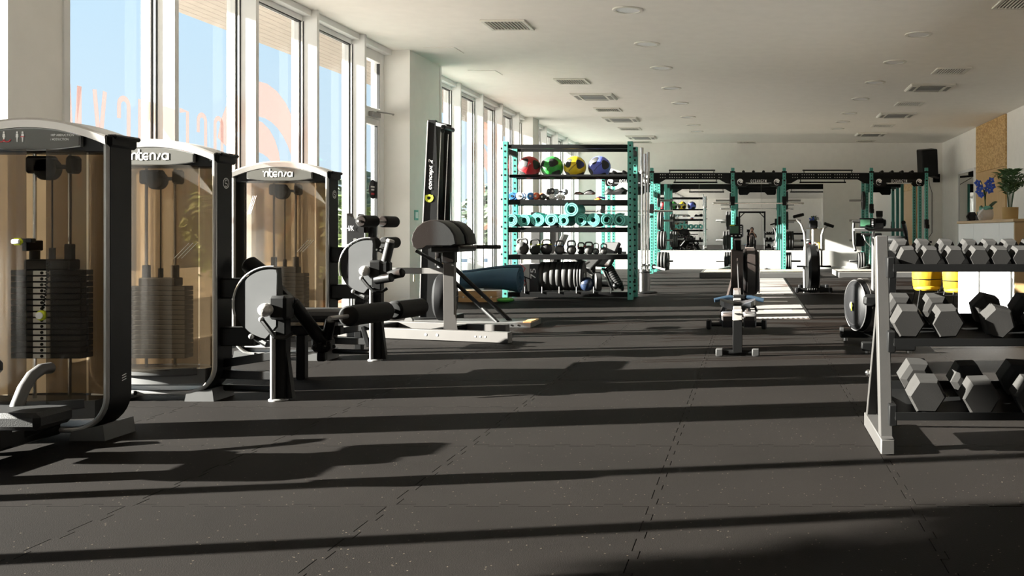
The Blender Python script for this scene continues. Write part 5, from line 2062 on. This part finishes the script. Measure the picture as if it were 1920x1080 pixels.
# ================================================================== ROWER
t = Thing('rowing_machine', 'rowing machine seen from its rear end, grey seat and blue handle on the rail', 'rowing machine', (-.13, 8.5, 0), world=True)
b = t.mb(M['black'])
p0 = W(1383, 660, 7.45)
b.bx(W(1374, 0, 7.45).x, W(1392, 0, 7.45).x, 7.42, 7.47, .03, .30, .004)
lg = t.part('rear_leg', b)
b = t.mb(M['black'])
b.cyl((W(1346, 0, 7.45).x, 7.45, .03), (W(1420, 0, 7.45).x, 7.45, .03), .022, 12)
ft = t.part('rear_foot', b)
for x in (1349, 1417):
    t.part('foot_cap', t.mb(M['bumper']).box((W(x, 0, 7.45).x, 7.45, .032), (.06, .06, .062), .008), ft)
b = t.mb(M['silver'])
xr = W(1383, 0, 7.45).x
b.bar((xr, 7.40, .335), (xr - .035, 9.35, .40), .072, .07, .006)
rl = t.part('rail', b)
t.part('end_stop', t.mb(M['capsilver']).box((xr, 7.39, .335), (.078, .03, .085), .006), rl, label='pale end stop of the rail')
t.part('slot', t.mb(M['black']).bx(xr - .022, xr + .022, 7.37, 7.374, .342, .350), rl)
# seat with a dished top
b = t.mb(M['seatgrey'])
rows = []
for j in range(9):
    v = j / 8
    row = []
    for i in range(17):
        u = i / 16 * 2 - 1
        hw_ = .148 * (1 - .25 * (2 * v - 1) ** 4)
        dish = -.025 * math.exp(-(u / .35) ** 2) * (1 if v < .6 else .3) + .018 * u * u
        edge = -.018 * (abs(2 * v - 1) ** 4)
        row.append((xr - .005 + u * hw_, 7.72 + .25 * v, .412 + dish + edge))
    rows.append(row)
b.sheet(rows, (0, 0, -.045))
se = t.part('seat', b, label='grey moulded seat')
b = t.mb(M['blackplastic'])
b.bx(xr - .13, xr + .13, 7.74, 7.95, .372, .395, .008)
t.part('seat_carriage', b, se)
# blue handle
hz, hy = .385, 8.35
for s in (-1, 1):
    pts = [(xr + s * .045, hy, hz + .02), (xr + s * .10, hy, hz + .02), (xr + s * .22, hy - .02, hz - .005)]
    t.part('handle_grip', t.mb(M['handleblue']).tube([Vector(p) for p in pts], [.017, .02, .02], 12), label='blue rubber grip')
b = t.mb(M['black'])
b.bx(xr - .06, xr + .06, hy - .02, hy + .03, hz - .02, hz + .045, .012)
t.part('handle_core', b)
# foot rests
for s in (-1, 1):
    b = t.mb(M['seatgrey'])
    R = Matrix.Rotation(-.75, 3, 'X')
    b.box((xr - .01 + s * .105, 8.95, .15), (.125, .24, .03), .012, R)
    fr = t.part('foot_rest', b)
    b = t.mb(M['steelgrey'])
    b.box((xr - .01 + s * .105, 8.88, .185), (.12, .10, .05), .015, R)
    t.part('heel_cup', b, fr)
    b = t.mb(M['black'])
    b.tube([(xr - .01 + s * .105 - .065, 8.98, .23), (xr - .01 + s * .105 - .05, 8.95, .275), (xr - .01 + s * .105 + .05, 8.95, .275), (xr - .01 + s * .105 + .065, 8.98, .23)], .016, 8)
    t.part('strap', b, fr)
    b = t.mb(M['seatgrey'])
    b.bx(xr - .01 + s * .105 - .055, xr - .01 + s * .105 + .055, 8.9, 8.96, .30, .375, .012)
    tp = t.part('toe_plate', b)
    b = t.mb(M['black'])
    for i in range(3):
        for j in range(2):
            b.cyl((xr - .01 + s * .105 - .03 + .03 * i, 8.898, .32 + .03 * j), (xr - .01 + s * .105 - .03 + .03 * i, 8.9, .32 + .03 * j), .008, 8)
    t.part('toe_holes', b, tp)
# front legs
xf = W(1381, 0, 9.5).x
b = t.mb(M['black'])
b.cyl((xf - .28, 9.5, .05), (xf + .28, 9.5, .05), .022, 12)
ff = t.part('front_foot', b)
for s in (-1, 1):
    t.part('foot_cap', t.mb(M['blackplastic']).box((xf + s * .28, 9.5, .05), (.055, .07, .10), .012), ff)
    t.part('front_leg', t.mb(M['black']).bar((xf + s * .16, 9.5, .05), (xf + s * .04, 9.6, .5), .04, .03))
b = t.mb(M['black'])
b.bar((xf + .01, 9.3, .36), (xf + .005, 9.55, .80), .125, .06)
b.bar((xf + .005, 9.54, .75), (xf + .005, 9.50, .95), .09, .04)
t.part('mast', b)
t.part('chain', t.mb(M['iron']).cyl((xf + .01, 9.45, .72), (xr, hy, hz + .01), .006, 8))
fc = W(1407, 509, 9.68)
b = t.mb(M['blackplastic'])
b.lathe([(.04, -.085), (.20, -.085), (.235, -.06), (.24, -.03), (.24, .03), (.235, .06), (.20, .085), (.04, .085)], fc, (1, .05, 0), 36)
fl = t.part('flywheel_housing', b)
b = t.mb(M['iron'])
b.lathe([(.241, -.04), (.246, -.04), (.246, .04), (.241, .04), (.241, -.04)], fc, (1, .05, 0), 36)
b.use(M['silver']).box(fc + Vector((-.01, -.02, .245)), (.09, .03, .012), .003)
t.part('perforated_band', b, fl)
b = t.mb(M['silver'])
for s in (1,):
    b.tube([fc + Vector((s * .09, .22 * math.cos(a), .22 * math.sin(a))) for a in [2 * PI * k / 30 for k in range(30)]], .007, 6, closed=True)
t.part('side_ring', b, fl)
# monitor
mc = W(1380.5, 433, 9.35)
b = t.mb(M['blackplastic'])
b.box(mc, (.142, .04, .130), .012)
mo = t.part('monitor', b)
t.part('screen', t.mb(M['screen']).box(mc + Vector((-.018, -.021, .012)), (.082, .004, .075), .001), mo, label='green monitor screen')
b = t.mb(M['print'])
for k in range(5):
    b.box(mc + Vector((.048, -.021, .042 - .017 * k)), (.014, .004, .009), .001)
for k in range(3):
    b.box(mc + Vector((-.045 + .04 * k, -.021, -.048)), (.018, .004, .010), .001)
t.part('buttons', b, mo)
t.part('yellow_mark', t.mb(M['lime']).box(mc + Vector((-.04, -.021, .056)), (.05, .004, .006), .001), mo)
b = t.mb(M['black'])
b.bar(mc - Vector((-.01, 0, .06)), Vector((xf + .02, 9.58, .78)), .062, .04)
b.use(M['silver']).box(mc + Vector((.018, -.01, -.085)), (.07, .03, .018), .004)
t.part('monitor_arm', b, mo)

# ================================================================== STATIONARY BIKE BESIDE THE RACK
t = Thing('stationary_bike', 'dark upright bike with a round flywheel and green monitor, behind the rack post', 'exercise bike', (1.12, 8.0, 0), world=True)
X = 1.115
fc = W(1617, 572, 8.4)
axb = Vector((1, .35, 0)).normalized()
b = t.mb(M['blackplastic'])
b.lathe([(.03, -.10), (.19, -.095), (.225, -.07), (.235, -.03), (.235, .05), (.22, .08), (.18, .10), (.03, .10)], fc, axb, 36)
fl = t.part('flywheel_housing', b)
b = t.mb(M['ghdgrey'])
b.lathe([(.236, -.02), (.241, -.02), (.241, .045), (.236, .045), (.236, -.02)], fc, axb, 36)
t.part('housing_band', b, fl)
b = t.mb(M['iron'])
a_, u_, d_ = frame(axb)
for rr in (.225, .17):
    b.tube([fc - axb * .09 * (1 if rr < .2 else .8) + (a_ * math.cos(2 * PI * k / 30) + u_ * math.sin(2 * PI * k / 30)) * rr for k in range(30)], .006, 6, closed=True)
b.cyl(fc - axb * .115, fc - axb * .09, .035, 14, .004)
t.part('side_ring', b, fl)
t.part('yellow_label', t.mb(M['lime']).box(fc - axb * .098 + Vector((-.01, -.02, -.01)), (.008, .03, .07), .002), fl)
b = t.mb(M['black'])
for s in (-1, 1):
    b.cyl(fc + Vector((.06 + .04 * s, -.22, .03)), fc + Vector((.06 + .04 * s, -.22, .08)), .04, 10, .006)
b.box(fc + Vector((.06, -.23, .06)), (.16, .06, .11), .03)
t.part('crank_hub', b)
for nm, x0, x1, y, zc in (('front', 1575, 1705, 8.5, .07), ('rear', 1615, 1716, 7.62, .065)):
    p0, p1 = (x0 - CX) / F * y, (x1 - CX) / F * y
    b = t.mb(M['black'])
    b.bx(p0, p1, y - .035, y + .035, zc - .04, zc + .03, .008)
    ft = t.part('%s_foot' % nm, b)
    for p in (p0 + .05, p1 - .05):
        t.part('leveller', t.mb(M['silver']).cyl((p, y, 0), (p, y, zc - .035), .02, 12, .003), ft)
for x in (1578, 1700):
    p = (x - CX) / F * 8.45
    t.part('wheel', t.mb(M['rubberblack']).lathe([(.01, -.015), (.035, -.015), (.035, .015), (.01, .015)], (p, 8.45, .10), (1, 0, 0), 14))
b = t.mb(M['black'])
b.bar((X, 7.6, .09), (X, 8.55, .12), .07, .06)
t.part('bottom_rail', b)
b = t.mb(M['black'])
b.bar((X + .02, 8.35, .12), (X - .01, 8.3, .98), .09, .06)
mast = t.part('front_mast', b)
t.part('mast_tube', t.mb(M['silver']).cyl((X - .05, 8.24, .2), (X - .045, 8.22, 1.02), .014, 10), mast)
b = t.mb(M['black'])
b.bar((X + .05, 7.85, .12), (X + .06, 7.75, .90), .06, .06)
t.part('seat_post', b)
t.part('saddle', t.mb(M['vinyl']).sphere((W(1680, 450, 7.7).x, 7.72, .925), .09, 18, 10, (1.0, 1.35, .4)))
zb = W(0, 431, 8.2).z
b = t.mb(M['steelgrey'])
b.bar(W(1600, 431, 8.2), W(1698, 431, 8.2), .035, .03, .006)
hb = t.part('handlebar', b)
b = t.mb(M['rackgrey'])
b.tube([W(1601, 416, 8.2), W(1600, 431, 8.2), W(1601, 458, 8.15), W(1604, 470, 8.1)], .012, 10)
b.tube([W(1598, 415, 8.1), W(1612, 416, 8.1)], .012, 8)
t.part('near_grip', b, hb)
b = t.mb(M['foam'])
b.tube([W(1694, 417, 8.05), W(1697, 431, 8.15), W(1700, 455, 8.2), W(1705, 470, 8.2)], [.02, .021, .018, .014], 10)
t.part('far_grip', b, hb)
b = t.mb(M['blackplastic'])
mc = W(1626, 418, 8.15)
R = Matrix.Rotation(-.18, 3, 'Z')
b.box(mc, (.145, .04, .085), .01, R)
b.box(mc + Vector((.10, .03, .02)), (.10, .05, .04), .01)
mo = t.part('monitor', b)
t.part('screen', t.mb(M['screen']).box(mc + R @ Vector((-.015, -.021, 0)), (.085, .004, .058), .001, R), mo, label='green monitor screen')
b = t.mb(M['print'])
for k in range(5):
    b.box(mc + R @ Vector((.048, -.021, .028 - .014 * k)), (.014, .004, .008), .001, R)
t.part('buttons', b, mo)
b = t.mb(M['discgrey'])
b.box(W(1647, 421, 8.2), (.09, .06, .075), .012)
t.part('clamp_block', b)
t.part('clamp_knob', t.mb(M['black']).cyl(W(1656, 418, 8.2), W(1661, 418, 8.2), .032, 14, .006))
t.part('cable', t.mb(M['silver']).tube([W(1618, 438, 8.15), W(1622, 450, 8.1), W(1632, 463, 8.2)], .004, 6))
t.part('phone_holder', t.mb(M['black']).box(W(1624, 440, 8.15), (.09, .03, .03), .01))
b = t.mb(M['black'])
b.bx(W(1604, 0, 8.3).x, W(1620, 0, 8.3).x, 8.28, 8.32, W(0, 462, 8.3).z, W(0, 437, 8.3).z, .006)
t.part('side_panel', b)

# ================================================================== DUMBBELL RACK
t = Thing('dumbbell_rack', 'grey steel three-tier rack holding hex dumbbells, its end frame facing the room', 'rack', (1.5, 4.45, 0), world=True)
for xe in (.605, 2.55):
    b = t.mb(M['rackgrey'])
    b.bar((xe + .004, 4.25, .04), (xe - .003, 4.36, .975), .056, .075, .004, up=(0, 1, 0))
    po = t.part('front_post', b)
    b = t.mb(M['rackgrey'])
    b.bar((xe, 4.16, .038), (xe, 4.78, .038), .062, .07, .004)
    ft = t.part('foot_beam', b)
    t.part('foot_end', t.mb(M['rackgrey']).box((xe, 4.155, .038), (.056, .008, .064), .002), ft)
    b = t.mb(M['rackgrey'])
    b.bar((xe, 4.74, .06), (xe, 4.36, .66), .03, .05, .004, up=(1, 0, 0))
    t.part('rear_strut', b)
    b = t.mb(M['chrome'])
    for z, y in ((.30, 4.60),):
        b.cyl((xe - .03, y, z), (xe + .03, y, z), .014, 10)
        b.sphere((xe - .03, y, z), .018, 8, 6)
    t.part('bolt', b)
TIERS = [(.835, 4.30, .26), (.50, 4.28, .40), (.175, 4.24, .40)]
for z, y, dp in TIERS:
    zr = z + dp * .14
    b = t.mb(M['black'])
    b.prism([(0, 0), (dp, dp * .16), (dp, dp * .16 + .05), (dp - .01, dp * .16 + .05), (dp - .015, dp * .16 + .012), (.01, .012), (.008, .035), (0, .035)], (.64, y - .08, z - .02), (0, 1, 0), (0, 0, 1), (1.88, 0, 0))
    tr = t.part('tray', b)
    t.part('tray_bracket', t.mb(M['black']).bx(.615, .65, y - .06, y + dp - .08, z - .05, z + .045, .004))


def hexdb(r, L, hw):
    """hex dumbbell lying along y; r = corner radius"""
    t = Thing('hex_dumbbell', '', 'dumbbell')
    for s in (-1, 1):
        b = t.mb(M['hexrubber'])
        y0, y1 = s * (L / 2 - hw), s * L / 2
        ring = lambda rr, y: [(rr * math.cos(PI / 3 * k), y, rr * math.sin(PI / 3 * k)) for k in range(6)]
        sec = [(r * .62, y0 - s * .004), (r * .97, y0 + s * .006), (r, y0 + s * .012), (r, y1 - s * .016), (r * .86, y1), ]
        vs = []
        for rr, yy in sec:
            vs += ring(rr, yy)
        fs = []
        for i in range(len(sec) - 1):
            for k in range(6):
                l = (k + 1) % 6
                f = (i * 6 + k, i * 6 + l, (i + 1) * 6 + l, (i + 1) * 6 + k)
                fs.append(f if s > 0 else f[::-1])
        n = len(sec)
        fs.append([k for k in range(6)] if s < 0 else [k for k in range(6)][::-1])
        fs.append([(n - 1) * 6 + k for k in range(6)] if s > 0 else [(n - 1) * 6 + k for k in range(6)][::-1])
        b.add(vs, [f[::-1] for f in fs])
        t.part('hex_head', b, flat=True)
    t.part('grip', t.mb(M['chrome']).lathe([(.013, -L / 2 + hw), (.016, -L / 2 + hw + .02), (.019, 0), (.016, L / 2 - hw - .02), (.013, L / 2 - hw)], (0, 0, 0), (0, 1, 0), 14))
    return t


def place_db(proto, first, loc, tilt, roll_, label, group):
    o = proto.o if first else dup(proto.o, loc)
    o.location = loc
    o.rotation_euler = (tilt, roll_, 0)
    o['label'] = label
    o['group'] = group


NTH = ['first', 'second', 'third', 'fourth', 'fifth', 'sixth', 'seventh', 'eighth', 'ninth', 'tenth', 'eleventh', 'twelfth']
pr = hexdb(.051, .29, .095)
T1 = [1704, 1746, 1792, 1838, 1878, 1918, 1959, 2001, 2043, 2085, 2127, 2170]
for k, px in enumerate(T1):
    f = W(px, 482, 4.27)
    rr = random.uniform(-.06, .06)
    place_db(pr, k == 0, (f.x, 4.27 + .145, f.z + .018), .16, rr, 'small black hex dumbbell on the top tier, %s from the end frame' % NTH[k], 'dumbbells on the top tier')
pr = hexdb(.077, .36, .115)
for k, (px, dy, rl_) in enumerate(((1705, 0, 0.02), (1778, 0, -.04), (1877, .02, .25), (1958, 0, .05), (2050, 0, 0), (2140, 0, .1))):
    f = W(px, 605, 4.2 + dy)
    place_db(pr, k == 0, (f.x, 4.2 + dy + .18, f.z + .022), .15, rl_, 'black hex dumbbell on the middle tier, %s from the end frame' % NTH[k], 'dumbbells on the middle tier')
pr = hexdb(.087, .37, .12)
for k, (px, py, dy, rl_) in enumerate(((1740, 742, 0, .03), (1841, 746, 0, -.03), (1941, 744, 0, .05), (2040, 744, 0, 0), (2140, 744, 0, .1))):
    f = W(px, py, 4.16 + dy)
    place_db(pr, k == 0, (f.x, 4.16 + dy + .185, f.z + .022), .15, rl_, 'large black hex dumbbell on the bottom tier, %s from the end frame' % NTH[k], 'dumbbells on the bottom tier')

# ================================================================== DESK, PLANTS, TABLE
t = Thing('reception_desk', 'tall white fronted counter with tan wood top and end, behind the dumbbell rack', 'counter', (2.7, 9.6, 0), world=True)
DX, DY0, DY1, zt = 2.37, 8.42, 10.72, 1.11
for y0, y1 in ((DY0 + .03, 8.95), (8.95, 9.98), (9.98, DY1)):
    t.part('front_panel', t.mb(M['deskwhite']).bx(DX, DX + .03, y0 + .002, y1 - .002, .03, zt - .03, .002))
t.part('carcass', t.mb(M['deskwhite']).bx(DX + .03, DX + .6, DY0 + .03, DY1, .02, zt - .03, .003))
t.part('end_board', t.mb(M['desk_wood']).bx(DX, DX + 2.2, DY0, DY0 + .028, 0, zt - .03, .003), label='tan wood end board')
t.part('counter_top', t.mb(M['desk_wood']).bx(DX - .015, DX + 2.2, DY0 - .01, DY1 + .02, zt - .028, zt, .003), label='tan wood top')
t.part('plinth', t.mb(M['black']).bx(DX + .02, DX + .5, DY0 + .05, DY1 - .05, 0, .02))
# palm
pc = W(1894, 410, 9.5)
t = Thing('potted_palm', 'feathery green palm in a tan pot on the counter top', 'plant', (pc.x, 9.5, zt))
t.part('pot', t.mb(M['pot_tan']).lathe([(0, 0), (.085, 0), (.092, .02), (.095, .145), (.098, .15), (.088, .15), (.085, .13), (0, .13)], n=28))
b = t.mb(M['bark'])
b.lathe([(0, .131), (.085, .131)], n=20)
t.part('soil', b)
rnd = random.Random(5)
for k in range(17):
    az = 2 * PI * k / 17 + rnd.uniform(-.2, .2)
    hgt = rnd.uniform(.26, .50)
    rch = rnd.uniform(.06, .24)
    p = bez((0.02 * math.cos(az), .02 * math.sin(az), .13), (.04 * math.cos(az), .04 * math.sin(az), .13 + hgt * .6), (rch * .6 * math.cos(az), rch * .6 * math.sin(az), .13 + hgt * 1.05), (rch * math.cos(az), rch * math.sin(az), .13 + hgt * (1 - rch * .8)), 12)
    b = t.mb(M['plant'])
    b.tube(p, .0028, 5)
    for i in range(5, 13):
        d = (p[min(i + 1, 12)] - p[i - 1]).normalized()
        sd = d.cross(Vector((0, 0, 1)))
        sd = sd.normalized() if sd.length > .01 else Vector((1, 0, 0))
        L_ = .115 * (1 - abs(i - 8.5) / 9)
        for s in (-1, 1):
            tip = p[i] + sd * s * L_ + d * L_ * .7 - Vector((0, 0, L_ * .25))
            mid = p[i] + (tip - p[i]) * .45 + Vector((0, 0, .006))
            wv = d * .014
            b.add([p[i], mid - wv, tip, mid + wv, mid + Vector((0, 0, .003))], [(0, 1, 4), (1, 2, 4), (2, 3, 4), (3, 0, 4)])
    t.part('frond', b, flat=True)
t.o.scale = (.87, .87, .87)
# orchid
oc = W(1848, 412, 10.05)
t = Thing('potted_orchid', 'blue flowering orchid in a round cream pot on the counter', 'plant', (oc.x, 10.05, zt))
t.part('pot', t.mb(M['pot_white']).lathe([(0, 0), (.06, 0), (.085, .03), (.092, .08), (.085, .125), (.075, .128), (.072, .11), (0, .11)], n=28))
b = t.mb(M['succulent'])
for k in range(16):
    a = 2.4 * k
    r = .018 * math.sqrt(k)
    b.sphere((r * math.cos(a), r * math.sin(a), .135 + .012 * (k % 3)), .024, 8, 6, (1, 1, .7))
t.part('succulents', b)
b = t.mb(M['plant'])
b.tube(bez((0, 0, .12), (-.01, 0, .30), (-.03, -.01, .42), (-.07, -.02, .47)), .006, 6)
b.tube(bez((0.0, 0, .25), (.0, 0, .38), (.05, -.01, .44), (.08, -.02, .46)), .005, 6)
b.tube([(.0, .0, .12), (-.012, 0, .36)], .008, 6)
t.part('stems', b)
for fx, fz, s in ((-.105, .44, 1), (-.075, .385, 1.1), (-.09, .34, 1.0), (-.06, .30, .9), (.02, .43, 1.15), (.055, .47, 1.0), (.04, .36, 1.15), (.075, .40, .9), (.01, .375, 1.0)):
    b = t.mb(M['petal'])
    c = Vector((fx, -.035, fz))
    for k in range(5):
        a = 2 * PI * k / 5 + .3 + fx * 9
        d = Vector((math.cos(a), -.15, math.sin(a)))
        sdv = Vector((-math.sin(a), 0, math.cos(a)))
        L_ = .046 * s
        b.add([c, c + d * L_ * .5 - sdv * L_ * .42, c + d * L_, c + d * L_ * .5 + sdv * L_ * .42, c + d * L_ * .5 + Vector((0, -.006, 0))], [(0, 1, 4), (1, 2, 4), (2, 3, 4), (3, 0, 4)])
    b.use(M['yellow']).sphere(c + Vector((0, -.006, 0)), .005 * s, 6, 5)
    t.part('flower', b, flat=True)
b = t.mb(M['leaf_dark'])
for x1_, z1_ in ((.13, .22), (-.07, .17)):
    P = bez((0, -.01, .12), (x1_ * .4, -.02, z1_ * .8), (x1_ * .8, -.03, z1_ * 1.05), (x1_, -.04, z1_), 6)
    rows = [[p + Vector((0, -.02 * math.sin(PI * min(1, .15 + i / 7)), -.022 * math.sin(PI * min(1, .15 + i / 7)))), p, p + Vector((0, .02 * math.sin(PI * min(1, .15 + i / 7)), .02 * math.sin(PI * min(1, .15 + i / 7))))] for i, p in enumerate(P)]
    b.sheet(rows, (0, .002, -.002))
t.part('leaves', b)
t.o.scale = (.92, .92, .92)
pc = W(1822, 411, 10.45)
t = Thing('hex_weight', 'small black six-sided weight at the end of the counter top', 'weight', (pc.x, 10.45, zt))
b = t.mb(M['hexrubber'])
b.prism([(.058 * math.cos(PI / 3 * k), .05 + .058 * math.sin(PI / 3 * k)) for k in range(6)], (0, -.03, 0), (1, 0, 0), (0, 0, 1), (0, .06, 0))
t.part('head', b, flat=True)
t.part('face', t.mb(M['rubberblack']).cyl((0, -.034, .05), (0, -.03, .05), .036, 18))
pc = W(1834, 411, 10.25)
t = Thing('soap_bottle', 'tiny dark teal bottle between the six-sided weight and the orchid pot', 'bottle', (pc.x, 10.25, zt))
t.part('bottle_body', t.mb(M['boxdark']).lathe([(0, 0), (.026, 0), (.028, .01), (.028, .055), (.015, .07), (.015, .085), (0, .085)], n=16))
t.part('bottle_cap', t.mb(M['teal']).cyl((0, 0, .085), (0, 0, .10), .014, 12))
t = Thing('white_ribbon', 'crumpled pale bow against the side of the orchid pot', 'ribbon', (W(1838, 400, 9.95).x, 9.95, zt))
b = t.mb(M['vinylwhite'])
b.tube([(0, 0, 0), (-.02, -.01, .05), (.0, -.015, .09), (.025, -.01, .12), (.01, 0, .08), (.02, 0, .03)], [.012, .016, .013, .01, .014, .008], 8)
t.part('loop', b)

# yellow chairs and low table behind the counter
def chair(label, x, y, rz):
    t = Thing('lounge_chair', label, 'chair', (x, y, 0), rz, group='yellow low chairs')
    b = t.mb(M['chairyellow'])
    rows = []
    for z, s in ((.27, .90), (.30, .98), (.42, 1.04), (.52, 1.03), (.545, .97)):
        rows.append([(.185 * s * math.sin(a), -.165 * s * math.cos(a), z) for a in [math.radians(q) for q in range(-115, 116, 10)]])
    b.sheet(rows, (0, .0, .0))
    rows2 = [[(p[0] * .83, p[1] * .83, p[2]) for p in r] for r in rows]
    b.sheet([list(reversed(r)) for r in rows2])
    b.sheet([rows[-1], rows2[-1]])
    b.sheet([rows2[0], rows[0]])
    for e in (0, -1):
        b.sheet([[r[e] for r in rows], [r[e] for r in rows2]] if e else [[r[e] for r in rows2], [r[e] for r in rows]])
    t.part('shell_back', b)
    t.part('seat', t.mb(M['chairyellow']).lathe([(0, .24), (.15, .24), (.17, .26), (.17, .29), (.15, .31), (0, .31)], n=24))
    for sx in (-1, 1):
        for sy in (-1, 1):
            t.part('leg', t.mb(M['black']).cyl((sx * .17, sy * .15, 0), (sx * .12, sy * .11, .25), .008, 8))
    t.part('back_hoop', t.mb(M['black']).tube([(.192 * math.sin(a), -.172 * math.cos(a), .385) for a in [math.radians(q) for q in range(-110, 111, 10)]], .006, 6))
    return t


chair('mustard yellow lounge chair left of the small round table', W(1738, 0, 12).x, 12.0, 0.1)
chair('bright yellow lounge chair half hidden behind the white counter', W(1796, 0, 11.6).x, 11.6, .3)
t = Thing('round_table', 'low round wooden table with thin splayed black legs between the yellow chairs', 'table', (W(1780, 0, 12.4).x, 12.4, 0))
t.part('top', t.mb(M['desk_wood']).lathe([(0, .41), (.31, .41), (.32, .42), (.32, .43), (.31, .44), (0, .44)], n=40))
for a in range(4):
    ca, sa = math.cos(a * PI / 2 + .5), math.sin(a * PI / 2 + .5)
    t.part('leg', t.mb(M['black']).cyl((.24 * ca, .24 * sa, 0), (.13 * ca, .13 * sa, .41), .010, 8))
t = Thing('storage_bench', 'low white box bench along the back wall under the end of the rack', 'bench', (3.8, 24.2, 0), world=True)
t.part('carcass', t.mb(M['deskwhite']).bx(3.1, 4.5, 24.0, 24.42, .02, .30, .005))
t.part('lid', t.mb(M['deskwhite']).bx(3.08, 4.52, 23.98, 24.42, .30, .33, .004))
t.part('plinth', t.mb(M['black']).bx(3.12, 4.48, 24.03, 24.4, 0, .02))
b = MB().use(M['steelgrey'])
b.lathe([(0, 0), (.09, 0), (.09, .012), (.03, .02), (.02, .035), (0, .035)], (.33, 21.6, .116), n=20)
single('collar_disc', b, 'tiny dark collar lying on the middle lifting platform', 'collar', origin=(.33, 21.6, .116))

# ================================================================== BEHIND THE CAMERA (seen in the mirror)
t = Thing('cable_frame', 'black square cable frame reflected small in the middle of the wall mirror', 'rack', (0, -13.4, 0), world=True)
for x in (-.85, .85):
    for y in (-13.9, -12.9):
        t.part('upright', t.mb(M['black']).bx(x - .05, x + .05, y - .05, y + .05, 0, 2.3, .006))
    t.part('side_beam', t.mb(M['black']).bx(x - .05, x + .05, -13.85, -12.95, 2.2, 2.3, .006))
for y in (-13.9, -12.9):
    t.part('cross_beam', t.mb(M['black']).bx(-.8, .8, y - .05, y + .05, 2.2, 2.3, .006))
for s in (-1, 1):
    t.part('corner_brace', t.mb(M['black']).bar((s * .8, -12.9, 1.9), (s * .5, -12.9, 2.2), .06, .06))

sk = Thing('person', 'dark-haired person in dark clothes crouching with a camera, reflected in the wall mirror', 'person', (.0, -.40, 0))


def skin_body(t, name, V, E, R, m, sub=1, root=0):
    me = bpy.data.meshes.new(name)
    me.from_pydata(V, E, [])
    me.materials.append(m)
    o = link(name, me, t.o)
    md = o.modifiers.new('skin', 'SKIN')
    md.use_smooth_shade = True
    for k, r in enumerate(R):
        o.data.skin_vertices[0].data[k].radius = (r, r)
    o.data.skin_vertices[0].data[root].use_root = True
    ss = o.modifiers.new('sub', 'SUBSURF')
    ss.levels = ss.render_levels = sub
    return o


# crouching figure facing +y; pelvis low, elbows in, hands at the camera
V = [(0, -.22, .42), (0, -.20, .60), (0, -.15, .80), (0, -.12, .88), (0, -.09, .98),
     (.10, -.16, .42), (.16, .22, .50), (.15, .10, .09), (.15, .25, .05),
     (-.10, -.16, .42), (-.17, .12, .12), (-.15, -.25, .08), (-.15, -.38, .05),
     (.17, -.12, .80), (.22, .06, .66), (.07, .27, .93), (-.17, -.12, .80), (-.22, .06, .68), (-.07, .27, .92)]
E = [(0, 1), (1, 2), (2, 3), (3, 4), (0, 5), (5, 6), (6, 7), (7, 8), (0, 9), (9, 10), (10, 11), (11, 12), (2, 13), (13, 14), (14, 15), (2, 16), (16, 17), (17, 18)]
Rr = [.13, .12, .12, .06, .055, .10, .075, .05, .045, .10, .075, .055, .045, .065, .05, .03, .065, .05, .03]
body = skin_body(sk, 'body', V, E, Rr, M['cloth'], 1)
b = sk.mb(M['skin'])
b.sphere((0, -.02, 1.06), .092, 24, 18, (.86, 1.02, 1.22))
b.sphere((0, .078, 1.045), .018, 10, 8, (.8, 1.2, 1.3))
for s in (-1, 1):
    b.sphere((s * .078, -.02, 1.05), .02, 10, 8, (.4, .9, 1.3))
b.tube([(0, -.06, .90), (0, -.04, 1.0)], [.052, .05], 12)
hd = sk.part('head', b)
b = sk.mb(M['boxdark'])
for s in (-1, 1):
    b.sphere((s * .032, .068, 1.07), .011, 10, 8)
sk.part('eyes', b, hd)
sk.part('mouth', sk.mb(M['printred']).sphere((0, .074, 1.005), .02, 10, 6, (1.1, .4, .3)), hd)
b = sk.mb(M['hair'])
b.sphere((0, -.045, 1.085), .105, 20, 14, (.92, 1.0, 1.14))
b.sphere((0, -.12, .98), .06, 14, 10, (1, .7, 1.6))
sk.part('hair', b, hd)
for s in (-1, 1):
    b = sk.mb(M['skin'])
    b.tube([(s * .21, .07, .67), (s * .14, .18, .80), (s * .075, .265, .92)], [.042, .036, .027], 12)
    b.box((s * .068, .285, .945), (.035, .05, .075), .014)
    for k in range(4):
        z = .925 + .016 * k
        b.tube([(s * .068, .30, z), (s * .052, .325, z + .004), (s * .028, .322, z + .004)], [.009, .0085, .007], 8)
    b.tube([(s * .06, .272, .93), (s * .035, .262, .955), (s * .02, .27, .975)], [.010, .009, .007], 8)
    sk.part('hand', b)
b = sk.mb(M['blackplastic'])
b.box((0, .295, .955), (.11, .035, .07), .01)
b.box((0, .295, .995), (.04, .03, .02), .006)
sk.part('camera_body', b)
